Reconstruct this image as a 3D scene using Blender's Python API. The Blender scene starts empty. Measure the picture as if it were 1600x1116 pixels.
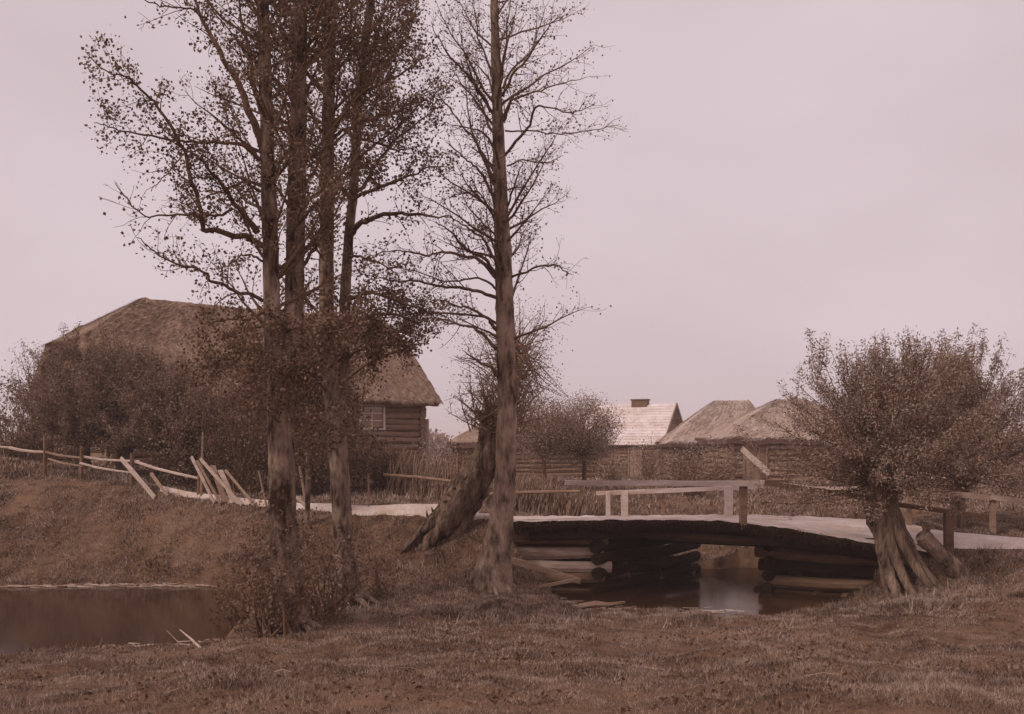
import bpy, math, random
import numpy as np
from mathutils import Vector, Matrix

# ------------------------------------------------------------------ camera, sky, sun, exposure
S = bpy.context.scene
C = S.collection
F = 1715.0                      # focal length in photo pixels (photo is 1600 x 1116)
HX, HY = 800.0, 700.0           # principal column and horizon row in the photo
cam_d = bpy.data.cameras.new('camera'); cam = bpy.data.objects.new('camera', cam_d); C.objects.link(cam)
cam_d.sensor_width = 36.0; cam_d.lens = 36.0 * F / 1600.0
cam_d.shift_y = (HY - 558.0) / 1600.0
cam_d.clip_end = 6000.0; cam_d.clip_start = 0.1
cam.location = (0, 0, 0); cam.rotation_euler = (math.radians(90), 0, 0)
S.camera = cam

SUN_EL, SUN_AZ = math.radians(42), math.radians(-125)   # azimuth of the sun from +Y, clockwise positive
w = bpy.data.worlds.new('World'); S.world = w; w.use_nodes = True
nt = w.node_tree; nt.nodes.clear()
o_ = nt.nodes.new('ShaderNodeOutputWorld'); bg = nt.nodes.new('ShaderNodeBackground')
sky = nt.nodes.new('ShaderNodeTexSky'); sky.sky_type = 'NISHITA'; sky.sun_disc = False
sky.sun_elevation = SUN_EL; sky.sun_rotation = SUN_AZ; sky.air_density = 1.0; sky.dust_density = 4.0
bw = nt.nodes.new('ShaderNodeRGBToBW'); nt.links.new(sky.outputs[0], bw.inputs[0])
tint = nt.nodes.new('ShaderNodeMix'); tint.data_type = 'RGBA'; tint.blend_type = 'MULTIPLY'
tint.inputs[0].default_value = 1.0; tint.inputs[7].default_value = (1.0, .82, .84, 1)
nt.links.new(bw.outputs[0], tint.inputs[6])
tc = nt.nodes.new('ShaderNodeTexCoord'); no = nt.nodes.new('ShaderNodeTexNoise')
no.inputs['Scale'].default_value = 2.2; no.inputs['Detail'].default_value = 5; no.inputs['Roughness'].default_value = .5
mp = nt.nodes.new('ShaderNodeMapping'); mp.inputs['Scale'].default_value = (1, 1, 2.5)
nt.links.new(tc.outputs['Generated'], mp.inputs[0]); nt.links.new(mp.outputs[0], no.inputs[0])
rp = nt.nodes.new('ShaderNodeValToRGB')
rp.color_ramp.elements[0].position = .3; rp.color_ramp.elements[0].color = (.655, .54, .577, 1)
rp.color_ramp.elements[1].position = .72; rp.color_ramp.elements[1].color = (.78, .655, .70, 1)
nt.links.new(no.outputs[0], rp.inputs[0])
cl = nt.nodes.new('ShaderNodeVectorMath'); cl.operation = 'SCALE'; cl.inputs['Scale'].default_value = 10.0
nt.links.new(rp.outputs[0], cl.inputs[0])
mx = nt.nodes.new('ShaderNodeMix'); mx.data_type = 'RGBA'; mx.inputs[0].default_value = .93     # overcast layer over the clear sky
nt.links.new(tint.outputs[2], mx.inputs[6]); nt.links.new(cl.outputs[0], mx.inputs[7])
nt.links.new(mx.outputs[2], bg.inputs[0]); bg.inputs[1].default_value = 0.1
nt.links.new(bg.outputs[0], o_.inputs[0])

sun_d = bpy.data.lights.new('sun', 'SUN'); sun_d.energy = 1.8; sun_d.angle = math.radians(12); sun_d.color = (1, .93, .86)
sun = bpy.data.objects.new('sun', sun_d); C.objects.link(sun)
sd = Vector((math.sin(SUN_AZ) * math.cos(SUN_EL), math.cos(SUN_AZ) * math.cos(SUN_EL), math.sin(SUN_EL)))
sun.rotation_euler = sd.to_track_quat('Z', 'Y').to_euler()

S.view_settings.view_transform = 'Standard'; S.view_settings.look = 'None'
S.view_settings.exposure = 0.0; S.view_settings.gamma = 1.0; S.view_settings.use_curve_mapping = False
S.cycles.max_bounces = 6; S.cycles.volume_bounces = 1; S.cycles.diffuse_bounces = 3; S.cycles.transparent_max_bounces = 8
S.cycles.caustics_reflective = False; S.cycles.caustics_refractive = False

# ------------------------------------------------------------------ helpers
R = np.random.default_rng(7)
random.seed(7)

def P(px, py, D):
    return np.array(((px - HX) / F * D, D, (HY - py) / F * D))

def sep(v):
    """sepia print tone for an albedo v"""
    g = np.interp(v, (.02, .08, .20, .42, .75), (.33, .46, .555, .68, .87)); b = np.interp(v, (.02, .08, .20, .42, .75), (.13, .22, .325, .50, .84))
    return (v, v * float(g), v * float(b), 1)

class MB:
    def __init__(s): s.v = []; s.f = []; s.n = 0
    def add(s, verts, faces):
        verts = np.asarray(verts, float); s.v.append(verts)
        n = s.n
        s.f.extend([tuple(i + n for i in f) for f in faces]); s.n += len(verts)
    def addv(s, verts, farr):
        """verts (N,3), farr (M,k) integer array"""
        s.v.append(np.asarray(verts, float)); s.f.extend(map(tuple, (np.asarray(farr) + s.n).tolist())); s.n += len(verts)
    def tube(s, pts, rad, sides=6, cap=True, rough=0.0, lobes=0.0):
        pts = np.asarray(pts, float); n = len(pts); rad = np.broadcast_to(np.asarray(rad, float), (n,))
        tg = np.gradient(pts, axis=0); tg /= np.linalg.norm(tg, axis=1)[:, None] + 1e-9
        ref = np.array((0, 1, 0)) if abs(tg[0][1]) < .8 else np.array((1, 0, 0))
        a = np.cross(tg, ref); a /= np.linalg.norm(a, axis=1)[:, None] + 1e-9
        b = np.cross(tg, a)
        th = np.arange(sides) / sides * 2 * math.pi
        rr = rad[:, None] * np.ones(sides)[None]
        if rough: rr = rr * (1 + rough * R.normal(size=rr.shape))
        if lobes: rr = rr * (1 + lobes * np.maximum(0, np.sin(th * 5 + 1.0))[None])
        ring = pts[:, None] + rr[..., None] * (np.cos(th)[None, :, None] * a[:, None] + np.sin(th)[None, :, None] * b[:, None])
        v = ring.reshape(-1, 3)
        i = np.arange(n - 1)[:, None] * sides; j = np.arange(sides)[None]; j2 = (j + 1) % sides
        q = np.stack([i + j, i + j2, i + sides + j2, i + sides + j], -1).reshape(-1, 4)
        s.addv(v, q)
        if cap:
            base = s.n - len(v)
            s.f.append(tuple(range(base, base + sides))[::-1]); s.f.append(tuple(range(s.n - sides, s.n)))
    def box(s, c, ax, ay, az):
        c = np.asarray(c, float); ax, ay, az = (np.asarray(k, float) / 2 for k in (ax, ay, az))
        v = [c + x * ax + y * ay + z * az for z in (-1, 1) for y in (-1, 1) for x in (-1, 1)]
        s.add(v, [(0, 2, 3, 1), (4, 5, 7, 6), (0, 1, 5, 4), (2, 6, 7, 3), (0, 4, 6, 2), (1, 3, 7, 5)])
    def bar(s, p, q, wd, hd, up=(0, 0, 1), jit=0.0):
        """squared timber from p to q, wd across, hd along up"""
        p = np.asarray(p, float); q = np.asarray(q, float); d = q - p; L = np.linalg.norm(d); d = d / L
        a = np.cross(d, up); a /= np.linalg.norm(a) + 1e-9; b = np.cross(a, d)
        n = max(2, int(L / .5) + 1); vs = []
        for k in range(n):
            c = p + d * L * k / (n - 1); e = R.normal(size=(4, 2)) * jit * min(wd, hd)
            for m, (x, y) in enumerate(((-1, -1), (1, -1), (1, 1), (-1, 1))):
                vs.append(c + a * (x * wd / 2 + e[m, 0]) + b * (y * hd / 2 + e[m, 1]))
        fs = [(3, 2, 1, 0), tuple(4 * (n - 1) + k for k in range(4))]
        for k in range(n - 1):
            for m in range(4):
                fs.append((4 * k + m, 4 * k + (m + 1) % 4, 4 * k + 4 + (m + 1) % 4, 4 * k + 4 + m))
        s.add(vs, fs)
    def leaves(s, pos, size, aspect=.8, droop=0.0, szvar=.3):
        pos = np.asarray(pos, float); n = len(pos)
        if n == 0: return
        d = R.normal(size=(n, 3)); d[:, 2] -= droop; d /= np.linalg.norm(d, axis=1)[:, None]
        r = R.normal(size=(n, 3)); a = np.cross(d, r); a /= np.linalg.norm(a, axis=1)[:, None]
        nn = np.cross(d, a)
        L = (size * (1 + szvar * R.normal(size=n)).clip(.5, 1.35))[:, None]
        v = np.stack([pos, pos + d * L * .45 + a * L * aspect * .5 + nn * L * .1, pos + d * L, pos + d * L * .45 - a * L * aspect * .5 + nn * L * .1], 1).reshape(-1, 3)
        k = np.arange(n)[:, None] * 4
        s.addv(v, np.concatenate([k, k + 1, k + 2, k + 3], 1))
    def mesh(s, name, mat, org=(0, 0, 0), smooth=False):
        me = bpy.data.meshes.new(name)
        v = np.concatenate(s.v) - np.asarray(org, float)
        me.from_pydata(v.tolist(), [], s.f)
        if mat: me.materials.append(mat)
        if smooth: me.polygons.foreach_set('use_smooth', [True] * len(me.polygons))
        me.update(); return me

def link(name, me, parent=None, org=(0, 0, 0)):
    o = bpy.data.objects.new(name, me); C.objects.link(o)
    if parent is not None: o.parent = parent; o.location = (0, 0, 0)
    else: o.location = org
    return o

def thing(name, label, cat, loc, group=None):
    o = bpy.data.objects.new(name, None); C.objects.link(o); o.location = tuple(map(float, loc)); o.empty_display_size = .2
    o['label'] = label; o['category'] = cat
    if group: o['group'] = group
    return o

def part(name, mb, mat, root, smooth=False, stuff=False):
    o = link(name, mb.mesh(name, mat, root.location if root.parent is None else root.parent.location, smooth), root)
    if stuff: o['kind'] = 'stuff'
    return o

def solo(name, mb, mat, label, cat, loc, group=None, smooth=False):
    o = link(name, mb.mesh(name, mat, loc, smooth), None, loc); o['label'] = label; o['category'] = cat
    if group: o['group'] = group
    return o

def piece(name, me, root, M):
    """a piece sharing mesh data, placed in world space by matrix M"""
    o = bpy.data.objects.new(name, me); C.objects.link(o); o.parent = root
    T = Matrix.Translation(-Vector(root.location)); o.matrix_basis = T @ M
    return o

def frame_from(p, q, roll=0.0):
    """matrix taking local X axis to p->q, origin p"""
    p = Vector(p); d = (Vector(q) - p)
    rot = d.to_track_quat('X', 'Z').to_matrix().to_4x4()
    return Matrix.Translation(p) @ rot @ Matrix.Rotation(roll, 4, 'X')

# ------------------------------------------------------------------ materials
def material(name, v, var=.35, scale=6.0, stretch=(1, 1, 1), bump=.3, rough=.9, fine=40.0, island=0.0, transl=0.0, bdist=.02, coord='Object', patch=0.0):
    m = bpy.data.materials.new(name); m.use_nodes = True; nt = m.node_tree; N = nt.nodes; Lk = nt.links
    b = N['Principled BSDF']; b.inputs['Roughness'].default_value = rough
    b.inputs['Specular IOR Level'].default_value = .25
    tc = N.new('ShaderNodeTexCoord'); mp = N.new('ShaderNodeMapping'); mp.inputs['Scale'].default_value = stretch
    if coord == 'Geo':
        g = N.new('ShaderNodeNewGeometry'); Lk.new(g.outputs['Position'], mp.inputs[0])
    else: Lk.new(tc.outputs[coord], mp.inputs[0])
    n1 = N.new('ShaderNodeTexNoise'); n1.inputs['Scale'].default_value = scale; n1.inputs['Detail'].default_value = 6; n1.inputs['Roughness'].default_value = .65
    n2 = N.new('ShaderNodeTexNoise'); n2.inputs['Scale'].default_value = fine; n2.inputs['Detail'].default_value = 4
    Lk.new(mp.outputs[0], n1.inputs[0]); Lk.new(mp.outputs[0], n2.inputs[0])
    add = N.new('ShaderNodeMath'); add.operation = 'MULTIPLY_ADD'; add.inputs[1].default_value = .4
    Lk.new(n2.outputs[0], add.inputs[0]); Lk.new(n1.outputs[0], add.inputs[2])
    last = add.outputs[0]
    if patch:
        n3 = N.new('ShaderNodeTexNoise'); n3.inputs['Scale'].default_value = patch; n3.inputs['Detail'].default_value = 3
        g3 = N.new('ShaderNodeNewGeometry'); Lk.new(g3.outputs['Position'], n3.inputs[0])
        a3 = N.new('ShaderNodeMath'); a3.operation = 'MULTIPLY_ADD'; a3.inputs[1].default_value = .9
        sb = N.new('ShaderNodeMath'); sb.operation = 'SUBTRACT'; sb.inputs[1].default_value = .45
        Lk.new(n3.outputs[0], a3.inputs[0]); Lk.new(last, a3.inputs[2]); Lk.new(a3.outputs[0], sb.inputs[0]); last = sb.outputs[0]
    if island:
        g2 = N.new('ShaderNodeNewGeometry'); a2 = N.new('ShaderNodeMath'); a2.operation = 'MULTIPLY_ADD'; a2.inputs[1].default_value = island
        Lk.new(g2.outputs['Random Per Island'], a2.inputs[0]); Lk.new(last, a2.inputs[2])
        s2 = N.new('ShaderNodeMath'); s2.operation = 'SUBTRACT'; s2.inputs[1].default_value = island / 2
        Lk.new(a2.outputs[0], s2.inputs[0]); last = s2.outputs[0]
    else:
        oi = N.new('ShaderNodeObjectInfo'); a2 = N.new('ShaderNodeMath'); a2.operation = 'MULTIPLY_ADD'; a2.inputs[1].default_value = .16
        Lk.new(oi.outputs['Random'], a2.inputs[0]); Lk.new(last, a2.inputs[2])
        s2 = N.new('ShaderNodeMath'); s2.operation = 'SUBTRACT'; s2.inputs[1].default_value = .08
        Lk.new(a2.outputs[0], s2.inputs[0]); last = s2.outputs[0]
    r = N.new('ShaderNodeValToRGB'); r.color_ramp.elements[0].position = .48; r.color_ramp.elements[1].position = .92
    r.color_ramp.elements[0].color = sep(v * (1 - var)); r.color_ramp.elements[1].color = sep(min(.85, v * (1 + var)))
    Lk.new(last, r.inputs[0]); Lk.new(r.outputs[0], b.inputs['Base Color'])
    if bump:
        bp = N.new('ShaderNodeBump'); bp.inputs['Strength'].default_value = bump; bp.inputs['Distance'].default_value = bdist
        Lk.new(add.outputs[0], bp.inputs['Height']); Lk.new(bp.outputs[0], b.inputs['Normal'])
    if transl:
        t = N.new('ShaderNodeBsdfTranslucent'); ms = N.new('ShaderNodeMixShader'); ms.inputs[0].default_value = transl
        Lk.new(r.outputs[0], t.inputs[0]); Lk.new(b.outputs[0], ms.inputs[1]); Lk.new(t.outputs[0], ms.inputs[2])
        Lk.new(ms.outputs[0], N['Material Output'].inputs[0])
    return m

M = {}
M['ground'] = material('meadow_soil', .115, .6, 4.5, bump=.6, fine=25, bdist=.05, patch=.5)
M['grass'] = material('grass_blades', .275, .75, 2.2, bump=0, fine=6, island=.5, transl=.15, coord='Geo', patch=1.7)
M['dry'] = material('dry_straw', .42, .3, 3, bump=0, fine=20, island=.4)
M['reed'] = material('dark_reeds', .17, .5, 3, bump=0, fine=20, island=.5)
M['bark'] = material('grey_bark', .22, .85, 9, (1, 1, .3), bump=1.0, fine=26, bdist=.05, patch=2.2)
M['bark_d'] = material('dark_bark', .17, .5, 6, (1, 1, .3), bump=.9, fine=24, bdist=.03)
M['bark_w'] = material('furrowed_willow_bark', .19, .85, 7, (1, 1, .2), bump=1.0, fine=30, bdist=.09)
M['twig'] = material('twig_bark', .17, .3, 8, bump=0)
M['leaf'] = material('alder_leaves', .20, .5, 3, bump=0, island=.6, transl=.35, rough=.7)
M['leaf_w'] = material('willow_leaves', .32, .5, 3, bump=0, island=.6, transl=.25, rough=.7)
M['leaf_m'] = material('dusty_leaves', .28, .5, 3, bump=0, island=.6, transl=.25, rough=.7)
M['leaf_p'] = material('pale_leaves', .26, .45, 3, bump=0, island=.6, transl=.3, rough=.7)
M['thatch'] = material('weathered_thatch', .24, .4, 1.2, (1, 1, 1), bump=.9, fine=30, bdist=.06)
M['straw'] = material('thatch_straw', .30, .5, 1, bump=0, fine=5, island=.5, coord='Geo')
M['log'] = material('weathered_log', .19, .4, 4, (.3, 1.5, 1.5), bump=.7, fine=25)
M['log_p'] = material('pale_log', .36, .4, 4, (.3, 1.5, 1.5), bump=.7, fine=25)
M['log_shade'] = material('shade_toned_log', .035, .5, 4, (.3, 1.5, 1.5), bump=.7, fine=25)  # shade under the bridge deck put into the timber colour
M['plank'] = material('silvered_timber', .46, .25, 4, (.5, 3, 3), bump=.4, fine=25)
M['plank_m'] = material('grey_timber', .30, .3, 4, (.5, 3, 3), bump=.4, fine=25)
M['sand'] = material('pale_road_sand', .57, .25, 1.6, bump=.5, fine=18, bdist=.03, coord='Geo')
M['rail'] = material('bleached_rail', .58, .2, 4, (.5, 3, 3), bump=.4, fine=25)
M['shingle'] = material('pale_shingle', .66, .2, 1.5, (1, 1, 1), bump=.3, fine=12)
M['brick'] = material('chimney_masonry', .16, .3, 6, bump=.4)
M['white'] = material('window_lime', .68, .1, 4, bump=.2)
M['pale_hill'] = material('far_woodland', .13, .4, .05, bump=0)
M['inner'] = material('dim_interior', .03, .3, 3, bump=0)

def water_mat(base=(.04, .018, .009, 1), ior=1.28):
    m = bpy.data.materials.new('still_brown_water'); m.use_nodes = True; nt = m.node_tree
    b = nt.nodes['Principled BSDF']; b.inputs['Base Color'].default_value = base
    b.inputs['Roughness'].default_value = .09; b.inputs['IOR'].default_value = ior
    g = nt.nodes.new('ShaderNodeNewGeometry'); mp = nt.nodes.new('ShaderNodeMapping'); mp.inputs['Scale'].default_value = (1, .5, 1)
    n = nt.nodes.new('ShaderNodeTexNoise'); n.inputs['Scale'].default_value = 5; n.inputs['Detail'].default_value = 3
    bp = nt.nodes.new('ShaderNodeBump'); bp.inputs['Strength'].default_value = .05; bp.inputs['Distance'].default_value = .03
    nt.links.new(g.outputs['Position'], mp.inputs[0]); nt.links.new(mp.outputs[0], n.inputs[0]); nt.links.new(n.outputs[0], bp.inputs['Height'])
    nt.links.new(bp.outputs[0], b.inputs['Normal'])
    return m
M['water'] = water_mat(); M['water_s'] = water_mat((.055, .026, .014, 1), 1.10)

def glass_mat():
    m = bpy.data.materials.new('old_window_glass'); m.use_nodes = True
    b = m.node_tree.nodes['Principled BSDF']; b.inputs['Base Color'].default_value = sep(.35); b.inputs['Roughness'].default_value = .08
    b.inputs['IOR'].default_value = 1.9
    return m
M['glass'] = glass_mat()

# ------------------------------------------------------------------ terrain
WZ = -2.5
def Wp(px, py): D = -WZ * F / (py - HY); return ((px - HX) / F * D, D)
pond = np.array([(-22, 19.9), Wp(20, 917), Wp(200, 914), Wp(330, 914), Wp(385, 925), Wp(402, 955), Wp(385, 985), Wp(345, 1006), Wp(300, 1014), Wp(200, 1016), Wp(90, 1020), Wp(20, 1034), (-10, 12.6), (-22, 12.6)])
stream = np.array([(.45, 18.95), Wp(850, 932), Wp(880, 955), Wp(950, 965), Wp(1060, 968), Wp(1200, 964), Wp(1280, 954), Wp(1345, 940), (6.1, 18.3),
                   (4.42, 19.3), (6.7, 22.1), (9.5, 24.5), (8.5, 26), (5.6, 23.2), (4.4, 22.75), (3.4, 22.6), (3.75, 22.2), (1.55, 19.3), (.6, 19.3)])
abutL = np.array([(-.9, 19.32), (1.5, 19.32), (3.7, 22.2), (-.9, 22.4)])
abutR = np.array([(4.45, 19.3), (6.2, 18.3), (6.6, 18.1), (8.3, 21.3), (6.75, 22.1)])

def poly_sd(X, Y, poly):
    """signed distance, negative inside"""
    d = np.full(X.shape, 1e9); ins = np.zeros(X.shape, bool); n = len(poly)
    for i in range(n):
        ax, ay = poly[i]; bx, by = poly[(i + 1) % n]
        ex, ey = bx - ax, by - ay; t = np.clip(((X - ax) * ex + (Y - ay) * ey) / (ex * ex + ey * ey), 0, 1)
        d = np.minimum(d, np.hypot(X - ax - t * ex, Y - ay - t * ey))
        c = ((ay > Y) != (by > Y)) & (X < (bx - ax) * (Y - ay) / (by - ay + 1e-12) + ax)
        ins ^= c
    return np.where(ins, -d, d)

road_n = [(250, 768, 23.2), (330, 782, 22.2), (400, 791, 21.4), (500, 799, 20.4), (600, 806, 19.7), (660, 809, 19.4), (760, 814, 19.1), (800, 817, 19.0)]
road_f = [(250, 761, 24.6), (330, 774, 23.6), (400, 782, 22.8), (500, 790, 22.0), (600, 797, 21.3), (660, 800, 21.1), (760, 806, 21.2), (800, 807, 21.7)]
deck_n = [(800, 817, 19.0), (900, 815, 19.0), (1000, 814, 18.95), (1100, 815, 18.85), (1160, 819, 18.6), (1250, 831, 18.2), (1355, 850, 17.9), (1450, 864, 17.8)]
deck_f = [(800, 808, 21.9), (900, 808, 21.8), (1000, 807, 21.7), (1100, 806, 21.6), (1160, 806, 21.5), (1250, 808, 21.3), (1350, 813, 20.9), (1440, 824, 20.6)]
road2_n = [(1450, 864, 17.8), (1540, 862, 17.5), (1620, 860, 17.2), (1750, 862, 16.9)]
road2_f = [(1440, 824, 20.6), (1520, 838, 19.9), (1600, 850, 19.3), (1740, 855, 18.9)]
ctl = [P(*t) for t in road_n + road_f + road2_n + road2_f]
def G(px, z, D): return np.array(((px - HX) / F * D, D, z))
for D, z in ((-6, -1.5), (0, -1.5), (3, -1.5), (6.6, -1.62), (9.5, -1.9), (12.3, -2.18)):
    for X in (-12, -5, 0, 5, 12): ctl.append(np.array((X, D, z - .02 * (X < -4) - (.15 if (X < -4 and 9 < D) else 0))))
ctl += [G(650, -2.28, 14.5), G(900, -2.33, 15), G(1150, -2.34, 15), G(1350, -2.3, 15), G(1550, -2.1, 14.5), G(1700, -1.9, 14),
        G(460, -2.36, 14.2), G(545, -2.3, 16.3), G(766, -2.2, 17.5), G(640, -1.95, 18.2), G(560, -1.8, 19), G(700, -1.75, 18.6), G(690, -1.4, 19.2),
        G(400, -1.1, 24.5), G(500, -1.12, 24), G(600, -1.2, 23.5), G(700, -1.25, 23.5), G(450, -1.0, 27), G(600, -1.0, 27), G(860, -2.2, 18), G(830, -1.9, 18.7), G(1430, -2.14, 17.0), G(1560, -2.0, 15.8), G(1480, -2.14, 16.0), G(1470, -2.1, 17.0), G(1480, -1.98, 17.2), G(1390, -2.3, 17.2),
        G(20, -2.35, 20.3), G(150, -2.3, 20.4), G(300, -2.25, 20.2), G(20, -1.4, 22.2), G(200, -1.45, 21.8), G(350, -1.5, 20.8), G(430, -1.75, 19.4), G(430, -2.1, 17.5),
        G(20, -.62, 24.5), G(110, -.66, 24), G(200, -.84, 23.6), G(-200, -.4, 25), G(-200, -1.3, 21),
        G(100, -.42, 29), G(300, -.7, 29), G(500, -.85, 30), G(660, -.95, 36), G(800, -1.35, 27), G(950, -1.4, 27), G(1100, -1.5, 27), G(1300, -1.5, 27), G(1600, -1.45, 27),
        G(1140, -2.0, 24.0), G(1090, -2.3, 23.1),
        G(1700, -1.4, 22), G(700, -1.3, 50), G(1000, -1.5, 50), G(1300, -1.5, 50), G(200, -.9, 50), G(-200, -.6, 40), G(1700, -1.5, 45)]
ctl = np.array(ctl)
def _phi(r2): return .5 * r2 * np.log(r2 + 1e-9)
def _tps(ctl, lam=.02):
    n = len(ctl); A = ctl[:, :2]; r2 = ((A[:, None] - A[None]) ** 2).sum(-1)
    K = _phi(r2) + lam * np.eye(n); Pm = np.c_[np.ones(n), A]
    L = np.block([[K, Pm], [Pm.T, np.zeros((3, 3))]])
    return np.linalg.solve(L, np.r_[ctl[:, 2], 0, 0, 0])
TW = _tps(ctl)
_ph = R.uniform(0, 6.28, (24, 2)); _dr = R.normal(size=(24, 2)); _dr /= np.linalg.norm(_dr, axis=1)[:, None]
def _sm(a, b, x): t = np.clip((x - a) / (b - a), 0, 1); return t * t * (3 - 2 * t)
def H(X, Y):
    X = np.asarray(X, float); Y = np.asarray(Y, float); sh = X.shape; X = X.ravel(); Y = Y.ravel()
    A = ctl[:, :2]; z = np.empty(len(X))
    for s in range(0, len(X), 20000):
        x, y = X[s:s + 20000], Y[s:s + 20000]
        z[s:s + 20000] = _phi((x[:, None] - A[:, 0]) ** 2 + (y[:, None] - A[:, 1]) ** 2) @ TW[:-3] + TW[-3] + TW[-2] * x + TW[-1] * y
    rr = np.hypot(X, Y - 20); k = _sm(32, 60, rr); z = z * (1 - k) + k * (-1.5)
    m = np.zeros(len(X))
    for i in range(24):
        wl = .5 + 5 * (i / 24) ** 2
        m += (wl ** .9 * .006 + .007 * (wl < 1.6)) * np.sin((X * _dr[i, 0] + Y * _dr[i, 1]) * 6.28 / wl + _ph[i, 0] + 1.3 * np.sin(X * .7 + _ph[i, 1]))
    dr = np.full(len(X), 9.0)
    for a_, b_ in ((road_n, road_f), (road2_n, road2_f), (deck_n, deck_f)):
        m = m * _sm(-.1, 1.0, poly_sd(X, Y, np.array([P(*t)[:2] for t in a_] + [P(*t)[:2] for t in b_[::-1]])))
    z = z + m * (.7 + .6 * _sm(40, 200, rr))
    for poly in (pond, stream):
        d = poly_sd(X, Y, poly) + .05 * np.sin(X * 5 + Y * 3) + .04 * np.sin(X * 11 - Y * 7)
        inside = WZ - .5 * _sm(0, 1.2, -d) - .02
        lip = WZ + .02 + (.03 * _sm(0, .12, d) + .12 * _sm(.1, 1.5, d) if poly is pond else .02 * _sm(0, .12, d) + .05 * _sm(.1, 1.0, d))
        near = _sm(.8, 0, d)
        z = np.where(d < 0, np.minimum(z, inside), np.maximum(z, lip * (d < 2) + z * (d >= 2)))
    for poly, cap in ((abutL, -2.42 + .45 * _sm(.9, -.1, X) + .75 * _sm(.35, -.35, X)), (abutR, -2.45 + .5 * _sm(6.0, 7.0, X))):
        d = poly_sd(X, Y, poly); front = Y < (19.45 if poly is abutL else 19.6 - .62 * (X - 4.27))
        w_ = _sm(1.3, .25, d) if poly is abutL else _sm(.9, .2, d)
        if poly is abutR: cap = np.where(X > 5.95 + (Y - 18) * .53, np.maximum(cap, np.minimum(z, -1.62)), cap)
        lo = z * (1 - w_) + np.minimum(z, cap) * w_
        z = np.where(((d > 0) & front) | ((d <= 0) & (d > -.3)), np.where(d > 0, lo, np.minimum(z, cap)), z)
        z = np.where(d < -.3, -1.62, z)
    return z.reshape(sh)
def gz(x, y): return float(H(np.array([x]), np.array([y]))[0])
def on(px, D, dz=0.0):
    x = (px - HX) / F * D; return np.array((x, D, gz(x, D) + dz))

def axis(segs):
    out = [segs[0][0]]
    for a, b, st in segs:
        n = max(1, int(round((b - a) / st))); out += list(a + (b - a) * np.arange(1, n + 1) / n)
    return np.array(out)
gx = axis([(-3000, -300, 300), (-300, -60, 30), (-60, -20, 2), (-20, -10, .4), (-10, 10, .1), (10, 22, .4), (22, 60, 2), (60, 300, 30), (300, 3000, 300)])
gy = axis([(-400, -40, 40), (-40, -4, 3), (-4, 5, .5), (5, 14, .14), (14, 24, .09), (24, 40, .4), (40, 80, 2), (80, 400, 30), (400, 4000, 300)])
GX, GY = np.meshgrid(gx, gy); GZ = H(GX, GY)
mb = MB(); ny, nx = GX.shape
ii = (np.arange(ny - 1)[:, None] * nx + np.arange(nx - 1)[None]).ravel()
mb.addv(np.stack([GX, GY, GZ], -1).reshape(-1, 3), np.stack([ii, ii + 1, ii + nx + 1, ii + nx], 1))
g = link('ground', mb.mesh('ground', M['ground'], smooth=True)); g['kind'] = 'structure'

for nm, poly in (('pond_water', pond), ('stream_water', stream)):
    mb = MB(); x0, y0 = poly.min(0) - .5; x1, y1 = poly.max(0) + .5
    mb.add([(x0, y0, WZ), (x1, y0, WZ), (x1, y1, WZ), (x0, y1, WZ)], [(0, 1, 2, 3)])
    if nm == 'pond_water': PW = (x0, x1, y0, y1)
    o = link(nm, mb.mesh(nm, M['water' if nm == 'pond_water' else 'water_s'])); o['kind'] = 'structure'

def interp(pl, n):
    p = np.array([P(*t) for t in pl]); s = np.r_[0, np.cumsum(np.linalg.norm(np.diff(p[:, :2], axis=0), axis=1))]
    q = np.linspace(0, s[-1], n); return np.stack([np.interp(q, s, p[:, k]) for k in range(3)], 1)
def strip(name, a, b, n, m, mat, lift=.02, drape=True, thick=0):
    A, B = interp(a, n), interp(b, n); mb = MB(); t = np.linspace(0, 1, m)[None, :, None]
    Q = A[:, None] * (1 - t) + B[:, None] * t
    e = .04 * np.sin(np.arange(n) * .5) + .03 * np.sin(np.arange(n) * 1.3) + .02 * R.normal(size=n)
    Q[:, 0] += (A - B) / np.linalg.norm(A - B, axis=1)[:, None] * e[:, None] * (1 if drape else .25)
    if drape:
        c = np.sin(np.linspace(0, math.pi, m)); rut = -.03 * (np.exp(-((np.linspace(0, 1, m) - .28) / .06) ** 2) + np.exp(-((np.linspace(0, 1, m) - .72) / .06) ** 2))
        Q[..., 2] = H(Q[..., 0], Q[..., 1]) + lift * c[None] * 2.2 + rut[None] * (c > .1)[None] - .012 * (1 - c[None])
    else: Q[..., 2] += lift + .008 * R.normal(size=Q.shape[:2])
    i = (np.arange(n - 1)[:, None] * m + np.arange(m - 1)[None]).ravel()
    mb.addv(Q.reshape(-1, 3), np.stack([i, i + m, i + m + 1, i + 1], 1))
    return mb
road_f = [tuple(a[q_] * (.45 + .25 * (a[0] > 740)) + b[q_] * (.55 - .25 * (a[0] > 740)) for q_ in range(3)) for a, b in zip(road_f, road_n)]
o = link('dirt_road', strip('r', road_n, road_f, 120, 16, None, .035).mesh('dirt_road', M['sand'], smooth=True)); o['kind'] = 'structure'
o = link('dirt_road', strip('r', road2_n, road2_f, 60, 16, None, .035).mesh('dirt_road', M['sand'], smooth=True)); o['kind'] = 'structure'

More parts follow.
